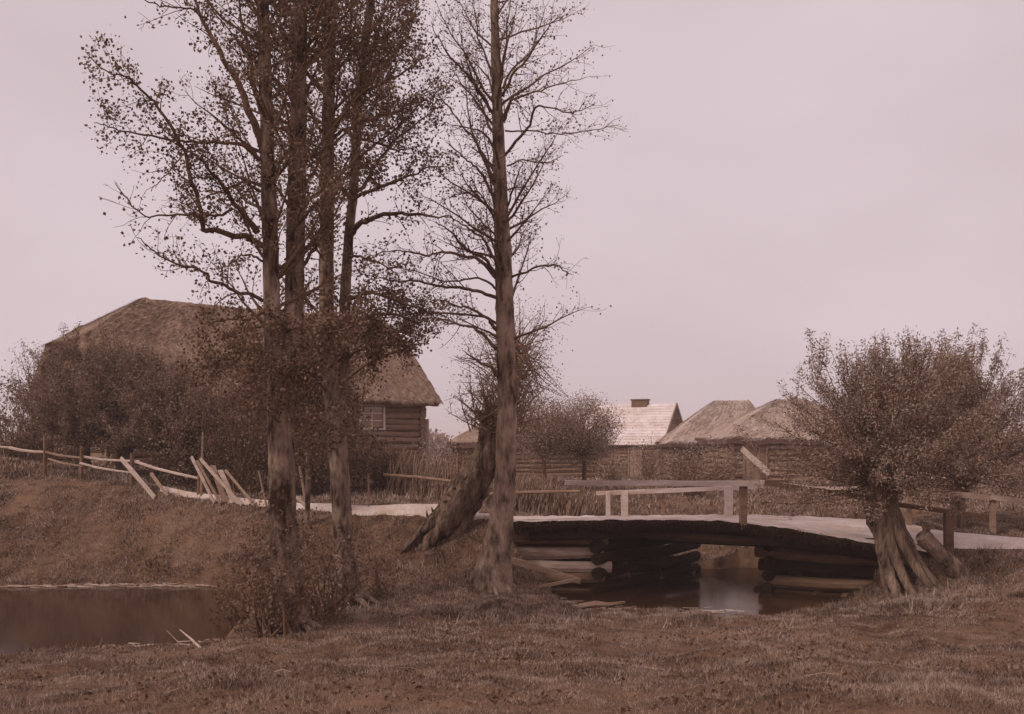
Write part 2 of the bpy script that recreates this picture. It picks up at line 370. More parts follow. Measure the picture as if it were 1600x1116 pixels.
# ------------------------------------------------------------------ log pieces
_logs = {}
def log_mesh(key, L, r, mat, sides=8, name='log'):
    k = (key, round(L, 2), round(r, 3), mat.name)
    if k not in _logs:
        mb = MB(); n = max(3, int(L / .8) + 1); x = np.linspace(0, L, n)
        pts = np.stack([x, .03 * r / .1 * np.sin(x * 1.7 + sum(map(ord, key)) % 7), .2 * r * np.sin(x * 1.1 + 2)], 1)
        mb.tube(pts, r * (1 + .06 * np.sin(x * 2.3)), sides, rough=.03)
        _logs[k] = mb.mesh(name, mat, smooth=False)
    return _logs[k]
def put_log(root, p, q, r, mat, name='log', sides=8, var=0):
    p = np.asarray(p, float); q = np.asarray(q, float); L = float(np.linalg.norm(q - p)); Lq = max(.2, round(L * 4) / 4)
    o = piece(name, log_mesh(str(var), Lq, r, mat, sides, name), root, frame_from(p, q, random.uniform(0, 6)))
    o.matrix_basis = o.matrix_basis @ Matrix.Diagonal((L / Lq, 1, 1, 1))
    return o
def plank_part(root, p, q, wd, hd, mat, name='plank', up=(0, 0, 1)):
    mb = MB(); mb.bar(p, q, wd, hd, up, .06); return part(name, mb, mat, root)

# ------------------------------------------------------------------ wooden bridge
bridge = thing('wooden_bridge', 'low humpbacked log bridge with sandy deck and plank handrails over the dark stream', 'bridge', (2.8, 20, WZ))
A, B = interp(deck_n, 60), interp(deck_f, 60)
sf = strip('s', deck_n, deck_f, 60, 12, None, .02, drape=False)
part('sand_surface', sf, M['sand'], bridge, smooth=True)
eb = MB(); EA, EB = interp(deck_n, 400), interp(deck_f, 400)
for k in range(1900):
    i_ = int(R.integers(400)); a = EA[i_]; d = (EA[i_] - EB[i_]); d /= np.linalg.norm(d); tx = np.array((1, -.1, 0))
    p0 = a - d * R.uniform(-.02, .12) + np.array((0, 0, R.uniform(-.03, .01))) + tx * R.normal() * .02
    p1 = p0 + d * R.uniform(.02, .12) + tx * R.normal() * .06 + np.array((0, 0, -R.uniform(.0, .07))); p2 = p1 + d * R.normal() * .02 + tx * R.normal() * .05 + np.array((0, 0, -R.uniform(.02, .13)))
    eb.tube([p0, p1, p2], [R.uniform(.006, .018), .008, .003], 4, cap=False)
part('brushwood_edge', eb, M['log_shade'], bridge, stuff=True)
SL = np.linspace(0, 1, 47)
AA, BB = interp(deck_n, 47), interp(deck_f, 47)
for k in range(47):                       # transverse deck poles, their ends jut past the near edge
    a, b = AA[k], BB[k]; d = (a - b) / np.linalg.norm(a - b); e = random.uniform(-.12, .06)
    r = random.uniform(.065, .08)
    put_log(bridge, a + d * e + (0, 0, -.085), b - d * .1 + (0, 0, -.085 + random.uniform(-.012, .0)), random.choice((.05, .062, .072, .08)), M['log_shade'], 'deck_pole', 7, k % 5)
for t in (.07, .37, .67, .93):            # stringers under the poles
    for k0, k1 in ((2, 16), (15, 32), (31, 44)):
        p = AA[k0] * (1 - t) + BB[k0] * t; q = AA[k1] * (1 - t) + BB[k1] * t
        put_log(bridge, p - (0, 0, .235), q - (0, 0, .235), .085, M['log_shade'], 'stringer', 8)
# log cribs
def crib(front_a, front_b, side_b, ztop, zs, mats, ext=.16, side2=None):
    fa, fb, sb = (np.array(k, float) for k in (front_a, front_b, side_b))
    for i, z in enumerate(zs):
        r = .112
        d = (fb - fa) / np.linalg.norm(fb - fa)
        put_log(bridge, (*(fa - d * .02 * (i % 2)), z), (*(fb + d * (ext if i % 2 == 0 else ext * .6)), z + random.uniform(-.01, .01)), r, mats[i % len(mats)], 'crib_log', 9, i % 4)
for i, z in enumerate(np.arange(-2.55, -1.40, .235)):
    wob = random.uniform(-.04, .04)
    lm = M['log_p'] if i in (2, 3) else M['log']
    put_log(bridge, (-.7, 19.3 + wob, z), (1.55 + random.uniform(.05, .22), 19.3 + wob, z + .01), .11, lm, 'crib_log', 9, i % 4)       # left front
    put_log(bridge, (1.46, 19.12, z + .11), (3.75, 22.3, z + .11), .105, M['log_shade'], 'crib_log', 9, i % 4)             # left side
    put_log(bridge, (4.42 - random.uniform(.05, .16), 19.33 + wob * .3, z), (6.35, 18.15, z + .01), .112, (M['log'] if i in (1, 3) else M['log_shade']), 'crib_log', 9, i % 4)
    put_log(bridge, (4.45, 19.12, z + .11), (6.75, 22.3, z + .11), .105, M['log_shade'], 'crib_log', 9, i % 4)
    put_log(bridge, (3.0, 22.25, z + .05), (.4, 22.25, z + .05), .105, M['log'], 'crib_log', 9, i % 4)
# near handrail and far handrail
def rail(pts, wd, hd, mat, name='handrail'):
    for (a, b) in zip(pts[:-1], pts[1:]): plank_part(bridge, P(*a), P(*b), wd, hd, mat, name)
def post(px, ytop, ybot, D, wpx, mat, name='post', root=None):
    wd = wpx / F * D; plank_part(root or bridge, P(px, ybot, D), P(px, ytop, D), wd, wd, mat, name, up=(0, 1, 0))
rail([(882, 754.5, 18.7), (1190, 756, 18.55)], .12, .085, M['rail'])
rail([(932, 771, 21.4), (1010, 768, 21.4), (1192, 760.5, 21.2)], .1, .075, M['rail'])
rail([(1186, 753, 21.2), (1262, 763, 20.9), (1412, 763.5, 20.2)], .1, .07, M['rail'])
post(950, 768, 812, 21.3, 6, M['rail']); post(976, 768, 812, 21.3, 9.5, M['rail']); post(1138, 760, 811, 21.1, 11, M['rail'])
post(1162, 758, 828, 18.62, 12.5, M['plank_m']); post(1036, 768, 812, 21.5, 5, M['plank_m'])
rail([(1195, 754, 18.5), (1345, 777, 17.95), (1405, 789, 17.9), (1545, 808, 17.5)], .09, .075, M['log'])
post(1482, 802, 872, 17.6, 12, M['log'])

# roadside rail fence on the right, beyond the road
rf = thing('rail_fence', 'long pale rail fence behind the split rooted willow on the far roadside', 'fence', on(1500, 22))
for a, b in (((1400, 762, 20.6), (1550, 778, 20.3)), ((1548, 776, 20.3), (1640, 791, 20.1))):
    mb = MB(); mb.bar(P(*a), P(*b), .07, .1, jit=.05); part('rail', mb, M['plank'], rf)
for px, y0, D in ((1420, 763, 20.55), (1551, 777, 20.3), (1632, 788, 20.1)):
    b = on(px, D + .05); t = P(px, y0 - 5, D + .05); mb = MB(); mb.bar(b - (0, 0, .1), t, .09, .09, (0, 1, 0)); part('post', mb, M['plank_m'], rf)

# debris at the left bank
def plank_thing(a, b, wd, hd, mat, label, cat='plank', name='plank', grp=None):
    a = np.asarray(a, float); b = np.asarray(b, float); mb = MB(); mb.bar(a, b, wd, hd, jit=.08); return solo(name, mb, mat, label, cat, tuple((a if a[2] < b[2] else b)), grp)
plank_thing(P(790, 872, 18.2), P(907, 908, 17.7), .05, .09, M['plank_m'], 'long grey pole slanting down from the big trunk to the water at the left crib', 'pole', 'pole')
plank_thing(P(842, 917, 17.6), P(905, 905, 17.6), .05, .05, M['plank_m'], 'short thin pole propped under the end of the slanting pole at the left crib', 'pole', 'pole')
mb = MB(); a = on(905, 17.05, .05); a[2] = max(a[2], WZ + .03); mb.tube([a, a + (.25, -.03, .05), a + (.45, .03, .03), a + (.72, .1, .06)], [.05, .045, .035, .02], 7, rough=.1)
solo('driftwood', mb, M['plank_m'], 'forked piece of pale driftwood lying in the mud at the left edge of the stream', 'driftwood', tuple(a))
mb = MB(); a = P(316, 1031, 13.1); a[2] = gz(a[0], a[1]); b = P(281, 984, 13.9)
mb.tube([a, a * .5 + b * .5 + (0, 0, .01), b], [.017, .014, .006], 6); solo('stick', mb, M['plank'], 'thin white stick poking out of the pond from its near bank', 'stick', tuple(a))
mb = MB(); a = P(281, 1006, 14.0); b = P(260, 985, 14.4)
mb.tube([a, b], [.007, .004], 5); solo('stick', mb, M['plank_m'], 'faint short twig standing in the pond beside the white stick', 'stick', tuple(a))

# ------------------------------------------------------------------ leaning stump on the right bank
mb = MB(); b = on(1504, 17.1, -.08); t = P(1441, 836, 16.9); d = (t - b)
pts = [b + d * k for k in np.linspace(0, 1, 7)]
mb.tube(pts, [.15, .145, .135, .125, .12, .12, .125], 14, rough=.03)
solo('log_stump', mb, M['bark'], 'stout sawn log leaning out of the bank beside the right handrail post', 'log', tuple(b))

# ------------------------------------------------------------------ trees
def spline(pts, n):
    """Catmull-Rom through pts -> n points"""
    p = np.asarray(pts, float); p = np.vstack([2 * p[0] - p[1], p, 2 * p[-1] - p[-2]]); m = len(p) - 3
    out = []
    for u in np.linspace(0, m - 1e-6, n):
        i = int(u); t = u - i; a, b, c, d = p[i:i + 4]
        out.append(.5 * ((2 * b) + (-a + c) * t + (2 * a - 5 * b + 4 * c - d) * t * t + (-a + 3 * b - 3 * c + d) * t ** 3))
    return np.array(out)

def unit(v): return v / (np.linalg.norm(v) + 1e-9)

def grow_twigs(mb, leafpts, pts, rad, dens, length, lv, leaf_n, spread=.075, up=.15, leafstart=.25):
    """side shoots off a polyline; leaves gather round their outer parts"""
    L = np.r_[0, np.cumsum(np.linalg.norm(np.diff(pts, axis=0), axis=1))]; tot = L[-1]
    n = max(1, int(tot * dens)); 
    for k in range(n):
        u = R.uniform(.18, 1.0) * tot; i = min(len(pts) - 2, int(np.searchsorted(L, u)) - 1); i = max(i, 0)
        t = (u - L[i]) / (L[i + 1] - L[i] + 1e-9); p = pts[i] * (1 - t) + pts[i + 1] * t
        ax = unit(pts[i + 1] - pts[i]); rnd = R.normal(size=3); rnd -= ax * rnd.dot(ax); rnd = unit(rnd)
        d = unit(ax * R.uniform(.5, 1.1) + rnd * R.uniform(.6, 1.1) + np.array((0, 0, up)))
        l = length * R.uniform(.45, 1.15) * (1.1 - .5 * u / tot); m = 5
        q = [p]; 
        for s in range(m - 1):
            d = unit(d + R.normal(size=3) * .22 + np.array((0, 0, up * .4))); q.append(q[-1] + d * l / (m - 1))
        q = np.array(q); r0 = float(np.interp(u, L, rad)) * .5; r0 = min(r0, .004 + l * .012)
        mb.tube(q, np.linspace(max(r0, .0035), .0022, m), 3 if lv < 2 else 4, cap=False)
        if lv > 0: grow_twigs(mb, leafpts, q, np.linspace(r0, .002, m), 3.2, l * .5, lv - 1, leaf_n, spread, up, leafstart)
        if leaf_n:
            nl = R.poisson(leaf_n * l)
            if nl:
                tt = R.uniform(leafstart, 1, nl) * (m - 1); j = np.minimum(tt.astype(int), m - 2); fr = (tt - j)[:, None]
                leafpts.append(q[j] * (1 - fr) + q[j + 1] * fr + np.clip(R.normal(size=(nl, 3)), -1.8, 1.8) * spread * .9)

def px_poly(lst, D0, D1, n=None):
    k = len(lst); pts = [P(x, y, D0 + (D1 - D0) * i / (k - 1)) for i, (x, y) in enumerate(lst)]
    return spline(pts, n or max(6, 4 * k))

# --- the two alder clumps at the left
# stems: list of (px, py, width px); D
def stem(mb, lst, D0, D1, sides=12, rough=.035):
    n = len(lst); Ds = np.linspace(D0, D1, n)
    p = np.array([P(x, y, d) for (x, y, _), d in zip(lst, Ds)]); rr = np.array([wd / F * d / 2 for (_, _, wd), d in zip(lst, Ds)])
    m = n * 7; q = spline(p, m); u = np.linspace(0, n - 1, m); r = np.interp(u, np.arange(n), rr)
    mb.tube(q, r, sides, rough=rough); return q, r

def root_flare(mb, base, r, n=7, length=.45, drop=.25, seed=0):
    for k in range(n):
        a = k / n * 6.28 + R.uniform(-.3, .3); dx, dy = math.cos(a), math.sin(a); l = length * R.uniform(.7, 1.25)
        pts = [base + np.array((dx * r * .45, dy * r * .45, r * 2.6)), base + np.array((dx * r * .9, dy * r * .9, r * .9)), base + np.array((dx * (r + l * .4), dy * (r + l * .4), .06)), base + np.array((dx * (r + l), dy * (r + l), -.08))]
        pts = spline(pts, 9); mb.tube(pts, np.linspace(r * .5, .03, 9), 7, rough=.06)

def tree(name, label, base, stems, limbs, extra_top, leaf_size, leaf_n, dens, tw_len, mats, leafdens_top=1.0, group=None, flare=True, clip_low=None, extra_near=0):
    root = thing(name, label, 'tree', base, group)
    tm = MB(); axes = []
    for lst, D0, D1 in stems: axes.append(stem(tm, lst, D0, D1))
    if flare: root_flare(tm, np.array(base), flare, 8, .4)
    part('trunk', tm, mats[0], root, smooth=True)
    tw = MB(); lp = []
    for (lst, D0, D1, w0, lf) in limbs:
        lm = MB(); q = px_poly(lst, D0, D1); r = np.linspace(w0 / F * D0 / 2, .005, len(q)) ** 1.0
        q = q + np.cumsum(R.normal(size=q.shape) * .012, 0)
        lm.tube(q, r, 6, rough=.05); part('limb', lm, mats[1], root, smooth=True)
        grow_twigs(tw, lp, q, r, dens, tw_len, 1, leaf_n * lf, leafstart=.2)
    # limbs the list does not name: on every side of every stem, up past the frame
    for q, r in axes:
        for k in range(extra_top):
            i = int(R.uniform(.42, .985) * (len(q) - 1)); a = R.uniform(0, 6.28); p = q[i]
            if p[2] < 1.2: continue
            l = R.uniform(1.0, 2.3) * (1 if p[2] < 5.5 else .8)
            toward = R.uniform(-1, 1)
            d = unit(np.array((math.cos(a) * .75, math.sin(a), R.uniform(.3, 1.1)))); pts = [p]
            for s in range(6): d = unit(d + R.normal(size=3) * .14 + np.array((0, 0, .06))); pts.append(pts[-1] + d * l / 6)
            pts = np.array(pts); rr = np.linspace(min(r[i] * .28, .026), .003, 7); lm = tw; lm.tube(pts, rr, 5, cap=False)
            grow_twigs(tw, lp, pts, rr, dens, tw_len * .85, 1, leaf_n * leafdens_top, leafstart=.2)
    part('twigs', tw, M['twig'], root, stuff=True)
    if lp:
        lp = np.concatenate(lp); cm = MB(); cm.leaves(lp, leaf_size, .85); part('crown', cm, mats[2], root)
    return root, (len(lp) if len(lp) else 0)

DA, DB, DC = 14.3, 16.3, 17.5
bA = on(458, 14.3); bB = on(547, 16.3); bC = on(768, 17.5)
stA = [([(456, 988, 60), (447, 900, 48), (441, 800, 44), (440, 740, 43), (438, 660, 40), (431, 580, 31), (426, 500, 27), (423, 400, 25), (420, 300, 24), (417, 200, 21), (414, 100, 20), (411, 0, 18), (408, -120, 13), (404, -260, 6)], 14.3, 14.3),
       ([(440, 700, 34), (448, 620, 33), (456, 540, 31), (460, 460, 30), (462, 360, 30), (465, 240, 28), (467, 120, 25), (469, 0, 24), (474, -140, 16), (482, -300, 7)], 14.3, 14.9)]
limA = [([(411, 378), (385, 366), (363, 363), (335, 352), (318, 348), (308, 305), (298, 268), (285, 222), (262, 180), (240, 148), (218, 125), (195, 108), (170, 103), (140, 70)], 14.3, 12.8, 10, 1.7),
        ([(405, 365), (380, 338), (362, 312), (345, 285), (328, 262), (312, 240), (285, 222)], 14.3, 13.4, 10, 1.1),
        ([(410, 258), (392, 236), (370, 226), (338, 224), (300, 223), (255, 220), (205, 217), (175, 208), (150, 200)], 14.3, 13.2, 7, 1.5),
        ([(412, 232), (402, 192), (388, 150), (368, 112), (345, 70), (325, 38), (305, 5), (285, -40), (270, -90)], 14.3, 13.6, 13, 1.2),
        ([(322, 30), (300, 16), (262, 13), (235, 8), (212, 2)], 13.7, 13.0, 4, .3),
        ([(365, 326), (345, 336), (320, 341), (292, 343), (262, 343), (235, 348), (212, 325), (192, 300)], 14.0, 13.1, 5, .12),
        ([(409, 470), (385, 460), (352, 450), (323, 445), (318, 434), (300, 430), (272, 428), (248, 418), (232, 405), (215, 390)], 14.3, 13.2, 6, .6),
        ([(410, 408), (395, 402), (375, 408), (350, 422), (325, 428)], 14.3, 13.6, 4, .5),
        ([(418, 200), (404, 150), (396, 100), (380, 50), (372, 0), (366, -50)], 14.3, 14.0, 9, 1.2),
        ([(424, 210), (440, 160), (450, 120), (455, 60)], 14.3, 14.0, 6, 1),
        ([(408, 300), (385, 285), (362, 290), (330, 300), (305, 320)], 14.3, 13.5, 5, 1.1),
        ([(300, 225), (282, 240), (262, 262), (248, 275), (235, 290)], 13.7, 13.2, 3, .9),
        ([(466, 230), (480, 160), (492, 110), (500, 60), (505, 0)], 14.8, 14.3, 8, 1),
        ([(430, 560), (420, 545), (400, 540), (370, 545), (340, 555), (310, 570)], 14.3, 13.4, 6, 3.2),
        ([(455, 560), (470, 545), (490, 530), (520, 520), (560, 515)], 14.3, 13.3, 6, 3.2),
        ([(440, 600), (450, 590), (462, 580), (480, 590)], 14.1, 13.3, 5, 4.5),
        ([(436, 560), (425, 575), (410, 590), (395, 600)], 14.1, 13.2, 5, 4.5),
        ([(430, 520), (445, 515), (470, 510), (500, 500)], 14.1, 13.4, 5, 4),
        ([(425, 480), (405, 490), (380, 500), (350, 505), (325, 520)], 14.2, 13.6, 5, 2.4),
        ([(438, 640), (450, 640), (470, 650), (500, 655)], 14.1, 13.4, 4, 3),
        ([(436, 660), (420, 650), (400, 645), (370, 650)], 14.1, 13.5, 4, 3),
        ([(470, 420), (492, 385), (508, 362), (530, 350)], 14.6, 14.2, 7, .7)]
tA, nA = tree('alder_tree', 'twin stemmed alder with leafy crown and sprouting foot beside the pond', bA, stA, limA, 40, .040, 52, 8, .66, (M['bark'], M['bark_d'], M['leaf']), flare=.17, leafdens_top=.75)

stB = [([(547, 945, 46), (541, 900, 36), (536, 840, 32), (532, 760, 31), (526, 680, 30), (518, 600, 27), (511, 520, 24), (510, 420, 23), (511, 300, 21), (513, 180, 20), (515, 80, 19), (516, 0, 18), (519, -120, 13), (522, -260, 6)], 16.3, 16.0),
       ([(528, 700, 22), (534, 600, 20), (538, 520, 19), (540, 450, 17), (545, 370, 15), (552, 300, 15), (556, 230, 14), (561, 150, 14), (570, 70, 14), (580, 0, 13), (590, -100, 9), (602, -230, 5)], 16.3, 16.6)]
limB = [([(542, 372), (560, 352), (590, 340), (622, 332), (655, 334), (690, 336), (708, 333)], 16.4, 15.2, 10, .6),
        ([(552, 312), (575, 296), (600, 286), (632, 272), (662, 258), (700, 250)], 16.4, 15.3, 7, 2.0),
        ([(551, 308), (572, 285), (590, 255), (612, 225), (640, 205), (672, 180), (700, 165)], 16.4, 17.2, 7, 2.0),
        ([(512, 220), (530, 205), (552, 196), (580, 180), (600, 172), (650, 170)], 16.2, 15.5, 7, 2.0),
        ([(511, 215), (530, 182), (548, 160), (572, 140), (602, 122), (640, 100), (670, 80)], 16.2, 15.0, 10, 2.0),
        ([(560, 190), (590, 182), (625, 165), (655, 140), (690, 120)], 16.5, 17.3, 6, 2.0),
        ([(570, 90), (600, 60), (630, 40), (665, 10)], 16.5, 16.0, 7, 2.0),
        ([(565, 130), (595, 105), (622, 85), (650, 30), (660, -20)], 16.5, 17.3, 7, 2.0),
        ([(545, 400), (565, 400), (600, 410), (620, 425)], 16.4, 15.4, 5, 1.0),
        ([(540, 470), (570, 455), (610, 465), (650, 475), (680, 480)], 16.4, 15.3, 7, 2.2),
        ([(536, 520), (570, 500), (610, 495), (650, 505), (672, 500)], 16.4, 15.6, 7, 2.6),
        ([(530, 570), (565, 545), (605, 535), (640, 540)], 16.4, 15.8, 7, 3.0),
        ([(515, 560), (480, 540), (430, 520), (380, 520), (340, 535)], 16.3, 15.3, 7, 2.6),
        ([(518, 600), (480, 580), (430, 560), (370, 560), (330, 575)], 16.3, 15.6, 7, 2.8),
        ([(526, 600), (560, 575), (600, 560), (640, 555), (655, 545)], 16.2, 15.4, 6, 3.0),
        ([(530, 540), (570, 520), (620, 515), (655, 520)], 16.2, 17.2, 6, 3.5),
        ([(530, 640), (540, 625), (550, 620), (558, 625)], 16.2, 15.5, 5, 1.8),
        ([(520, 620), (500, 600), (480, 590), (460, 600)], 16.2, 15.4, 5, 4),
        ([(528, 690), (540, 680), (550, 680), (560, 690)], 16.1, 15.4, 4, 3),
        ([(524, 700), (505, 690), (490, 690), (475, 700)], 16.1, 15.4, 4, 3),
        ([(530, 560), (545, 540), (560, 500), (575, 480)], 16.2, 15.4, 5, 4),
        ([(556, 215), (590, 230), (622, 245), (660, 235)], 16.5, 15.9, 5, 1.4),
        ([(508, 420), (500, 400), (492, 375), (480, 350)], 16.2, 15.8, 5, .8),
        ([(514, 130), (530, 90), (545, 60), (552, 20)], 16.2, 15.6, 6, 1.0)]
tB, nB = tree('alder_tree', 'forked alder with dense low leaves just right of the pond alder', bB, stB, limB, 36, .041, 52, 8, .66, (M['bark'], M['bark_d'], M['leaf']), flare=.15, leafdens_top=.8)

stC = [([(765, 924, 74), (774, 870, 50), (782, 820, 39), (788, 760, 33), (791, 700, 32), (792, 620, 30), (790, 540, 29), (788, 460, 28), (785, 380, 26), (782, 300, 22), (778, 200, 18), (775, 110, 15), (772, 0, 12), (770, -110, 8), (769, -230, 4)], 17.5, 17.5)]
limC = [([(777, 424), (770, 395), (752, 368), (730, 350), (708, 340), (690, 334)], 17.5, 16.2, 6, .2),
        ([(777, 432), (755, 402), (732, 385), (712, 362), (695, 345), (678, 338)], 17.5, 16.6, 6, .2),
        ([(777, 438), (745, 404), (715, 396), (688, 392), (668, 397), (640, 389), (610, 392), (580, 402)], 17.5, 15.9, 6, .4),
        ([(778, 455), (755, 438), (735, 436), (700, 437), (660, 420), (620, 410)], 17.5, 16.6, 4, .4),
        ([(779, 468), (752, 455), (725, 450), (690, 446), (655, 440), (625, 436), (600, 428), (572, 420)], 17.5, 16.3, 6, .5),
        ([(776, 518), (760, 500), (735, 484), (710, 478), (682, 470), (655, 472)], 17.5, 16.7, 6, .5),
        ([(777, 545), (760, 525), (742, 508), (720, 503), (700, 496), (670, 494), (640, 500)], 17.5, 18.6, 6, .5),
        ([(779, 588), (762, 578), (742, 570), (728, 562), (714, 552)], 17.5, 16.9, 6, .05),
        ([(800, 435), (818, 426), (840, 419), (864, 416), (876, 424), (888, 426)], 17.5, 16.8, 4, .25),
        ([(775, 312), (755, 280), (735, 262), (712, 242), (690, 228)], 17.5, 16.7, 5, .6),
        ([(774, 270), (755, 240), (735, 215), (715, 195), (690, 160), (672, 130)], 17.5, 18.3, 5, .6),
        ([(772, 235), (750, 205), (725, 195), (700, 190)], 17.5, 16.8, 4, .7),
        ([(768, 175), (750, 140), (730, 110), (705, 85), (690, 60), (680, 30)], 17.5, 16.7, 5, .6),
        ([(769, 130), (758, 95), (745, 60), (735, 20), (728, -20)], 17.5, 18.1, 4, .6),
        ([(789, 330), (800, 300), (812, 270), (822, 250)], 17.5, 16.9, 4, .5),
        ([(790, 245), (812, 215), (830, 190), (840, 165), (858, 165), (885, 172), (915, 170), (938, 158)], 17.5, 16.3, 5, .5),
        ([(789, 205), (815, 205), (850, 206), (880, 205), (920, 200), (955, 196)], 17.5, 18.4, 3, .4),
        ([(786, 190), (795, 165), (808, 158), (840, 150), (872, 140), (905, 132)], 17.5, 16.6, 5, .6),
        ([(785, 150), (800, 120), (818, 100), (838, 68), (855, 45), (878, 25)], 17.5, 16.8, 5, .5),
        ([(785, 140), (800, 112), (822, 90), (838, 60), (850, 20)], 17.5, 18.2, 4, .5),
        ([(783, 110), (795, 70), (800, 30), (808, -15)], 17.5, 17.0, 4, .5),
        ([(791, 260), (815, 248), (845, 255), (878, 248)], 17.5, 18.3, 3, .6),
        ([(787, 385), (760, 360), (735, 330), (720, 300)], 17.5, 18.3, 4, .5),
        ([(779, 350), (758, 320), (740, 300), (700, 310)], 17.5, 17.0, 4, .6)]
tC, nC = tree('alder_tree', 'tall straight thinly leaved alder with flared foot standing alone left of the bridge', bC, stC, limC, 46, .034, 26, 11, .62, (M['bark'], M['bark_d'], M['leaf']), flare=.16, leafdens_top=.5)

# --- bushes: stems fanned from a base, leaves in clumps
def bush(name, label, base, cen, rad, n_stem, n_clump, per, size, mats, cat='bush', group=None, aspect=.7, clump=.16, trunk=None, wood='stems', low=0.0, shell=.35, keep=None):
    root = thing(name, label, cat, base, group); base = np.array(base, float); cen = np.array(cen, float); rad = np.array(rad, float)
    sm = MB(); lp = []
    d = R.normal(size=(n_clump, 3)); d /= np.linalg.norm(d, axis=1)[:, None]
    rr = R.uniform(shell, 1, n_clump)[:, None] ** .6
    lump = 1 + .16 * np.sin(d[:, :1] * 5 + cen[0] * 3) + .14 * np.sin(d[:, 2:3] * 7 + d[:, :1] * 4 + cen[0]) + .12 * np.sin(d[:, 1:2] * 9)
    cl = cen + d * rr * rad * lump; cl = cl[cl[:, 2] > base[2] + low]
    if keep is not None: cl = cl[keep(cl)]
    for i, c in enumerate(cl):
        n = max(1, R.poisson(per * R.uniform(.4, 1.6))); dd = unit(c - base)
        lp.append(c + R.normal(size=(n, 3)) * clump * (1, 1, 1.1) - dd * R.uniform(0, 1.4, (n, 1)) * clump)
    top = base if trunk is None else np.array(trunk[-1][:3], float)
    for i in range(min(n_stem, len(cl))):
        c = cl[int(R.integers(len(cl)))]
        if trunk is not None: tt_ = R.uniform(0, 1) ** .6; top = np.array(trunk[-2][:3]) * (1 - tt_) + np.array(trunk[-1][:3]) * tt_
        s = top + R.normal(size=3) * (.05, .05, .02) * (1 + 2 * (trunk is None))
        mid = s * .5 + c * .5 + R.normal(size=3) * .06 * np.linalg.norm(c - s) + np.array((0, 0, .06)) * np.linalg.norm(c - s)
        q = spline([s, mid, c], 7); sm.tube(q, np.linspace(.016 if trunk is None else .02, .004, 7), 4, cap=False)
    if trunk is not None:
        tm = MB(); tp = np.array([t[:3] for t in trunk]); tr = np.array([t[3] for t in trunk]); m = len(trunk) * 5
        tm.tube(spline(tp, m), np.interp(np.linspace(0, len(trunk) - 1, m), np.arange(len(trunk)), tr), 9, rough=.06); part('trunk', tm, mats[0], root, smooth=True)
    if n_stem: part(wood, sm, M['twig'], root)
    lp = np.concatenate(lp); lp = lp[lp[:, 2] > base[2] + .03]; cm = MB(); cm.leaves(lp, size, aspect); part('crown' if trunk is not None else 'foliage', cm, mats[1], root)
    return root

# --- pollard: trunk, head, many whippy shoots carrying small leaves
def pollard(name, label, base, trunk, n_shoot, length, fan, leaf_n, size, leafm, aspect=.4, up=.8, squash=(1, 1, 1), bias=(0, 0, 0), head=.2, roots=True, barkm=None, knobs=6, group=None, trunk_fn=None, outline=None):
    root = thing(name, label, 'tree', base, group)
    tm = MB()
    if trunk_fn: trunk_fn(tm)
    tp = np.array([t[:3] for t in trunk]); tr = np.array([t[3] for t in trunk]); m = len(trunk) * 6
    tm.tube(spline(tp, m), np.interp(np.linspace(0, len(trunk) - 1, m), np.arange(len(trunk)), tr), 18, rough=.05, lobes=.12)
    top = tp[-1]
    for k in range(knobs):
        c = top + R.normal(size=3) * head * .4; e = c + unit(R.normal(size=3) + (0, 0, .8)) * head * .8
        tm.tube([c, (c + e) / 2, e], [tr[-1] * .6, tr[-1] * .5, tr[-1] * .25], 7, rough=.1)
    part('trunk', tm, barkm or M['bark_w'], root, smooth=True)
    sm = MB(); lp = []
    for k in range(n_shoot):
        a = R.uniform(0, 6.283); el = R.uniform(-.15, 1) ** 1.0; c = math.cos(el * 1.5); d = unit(np.array((math.cos(a) * c * fan, math.sin(a) * c * fan, math.sin(el * 1.5) * up)) + np.array(bias))
        l = length * R.uniform(.55, 1.1) * (1 if outline is None else outline(d))
        q = [top + R.normal(size=3) * head * .5]; dd = d.copy(); n = 7
        for s in range(n - 1):
            dd = unit(dd + R.normal(size=3) * .07 + np.array((0, 0, .05))); q.append(q[-1] + dd * l / (n - 1) * np.array(squash))
        q = np.array(q); sm.tube(q, np.linspace(.014, .003, n), 4, cap=False)
        nl = R.poisson(leaf_n * l * .5); tt = (R.uniform(.15, 1, nl) ** .8) * (n - 1); j = np.minimum(tt.astype(int), n - 2); fr = (tt - j)[:, None]
        if nl: lp.append(q[j] * (1 - fr) + q[j + 1] * fr + R.normal(size=(nl, 3)) * .05)
        for b in range(int(R.integers(2, 6))):
            j = int(R.integers(1, n - 1)); e = unit((q[j + 1] - q[j]) / .1 * .6 + R.normal(size=3) * .8); ll = l * R.uniform(.15, .38)
            qq = np.array([q[j], q[j] + e * ll * .5, q[j] + unit(e + (0, 0, .4)) * ll]); sm.tube(qq, [.006, .004, .002], 3, cap=False)
            nl = R.poisson(leaf_n * ll * 1.2)
            if nl: t = R.uniform(0, 1, (nl, 1)); lp.append(qq[0] * (1 - t) + qq[2] * t + R.normal(size=(nl, 3)) * .04)
    part('shoots', sm, M['twig'], root)
    cm = MB(); lp = np.concatenate(lp); cm.leaves(lp, size, aspect); part('crown', cm, leafm, root)
    return root

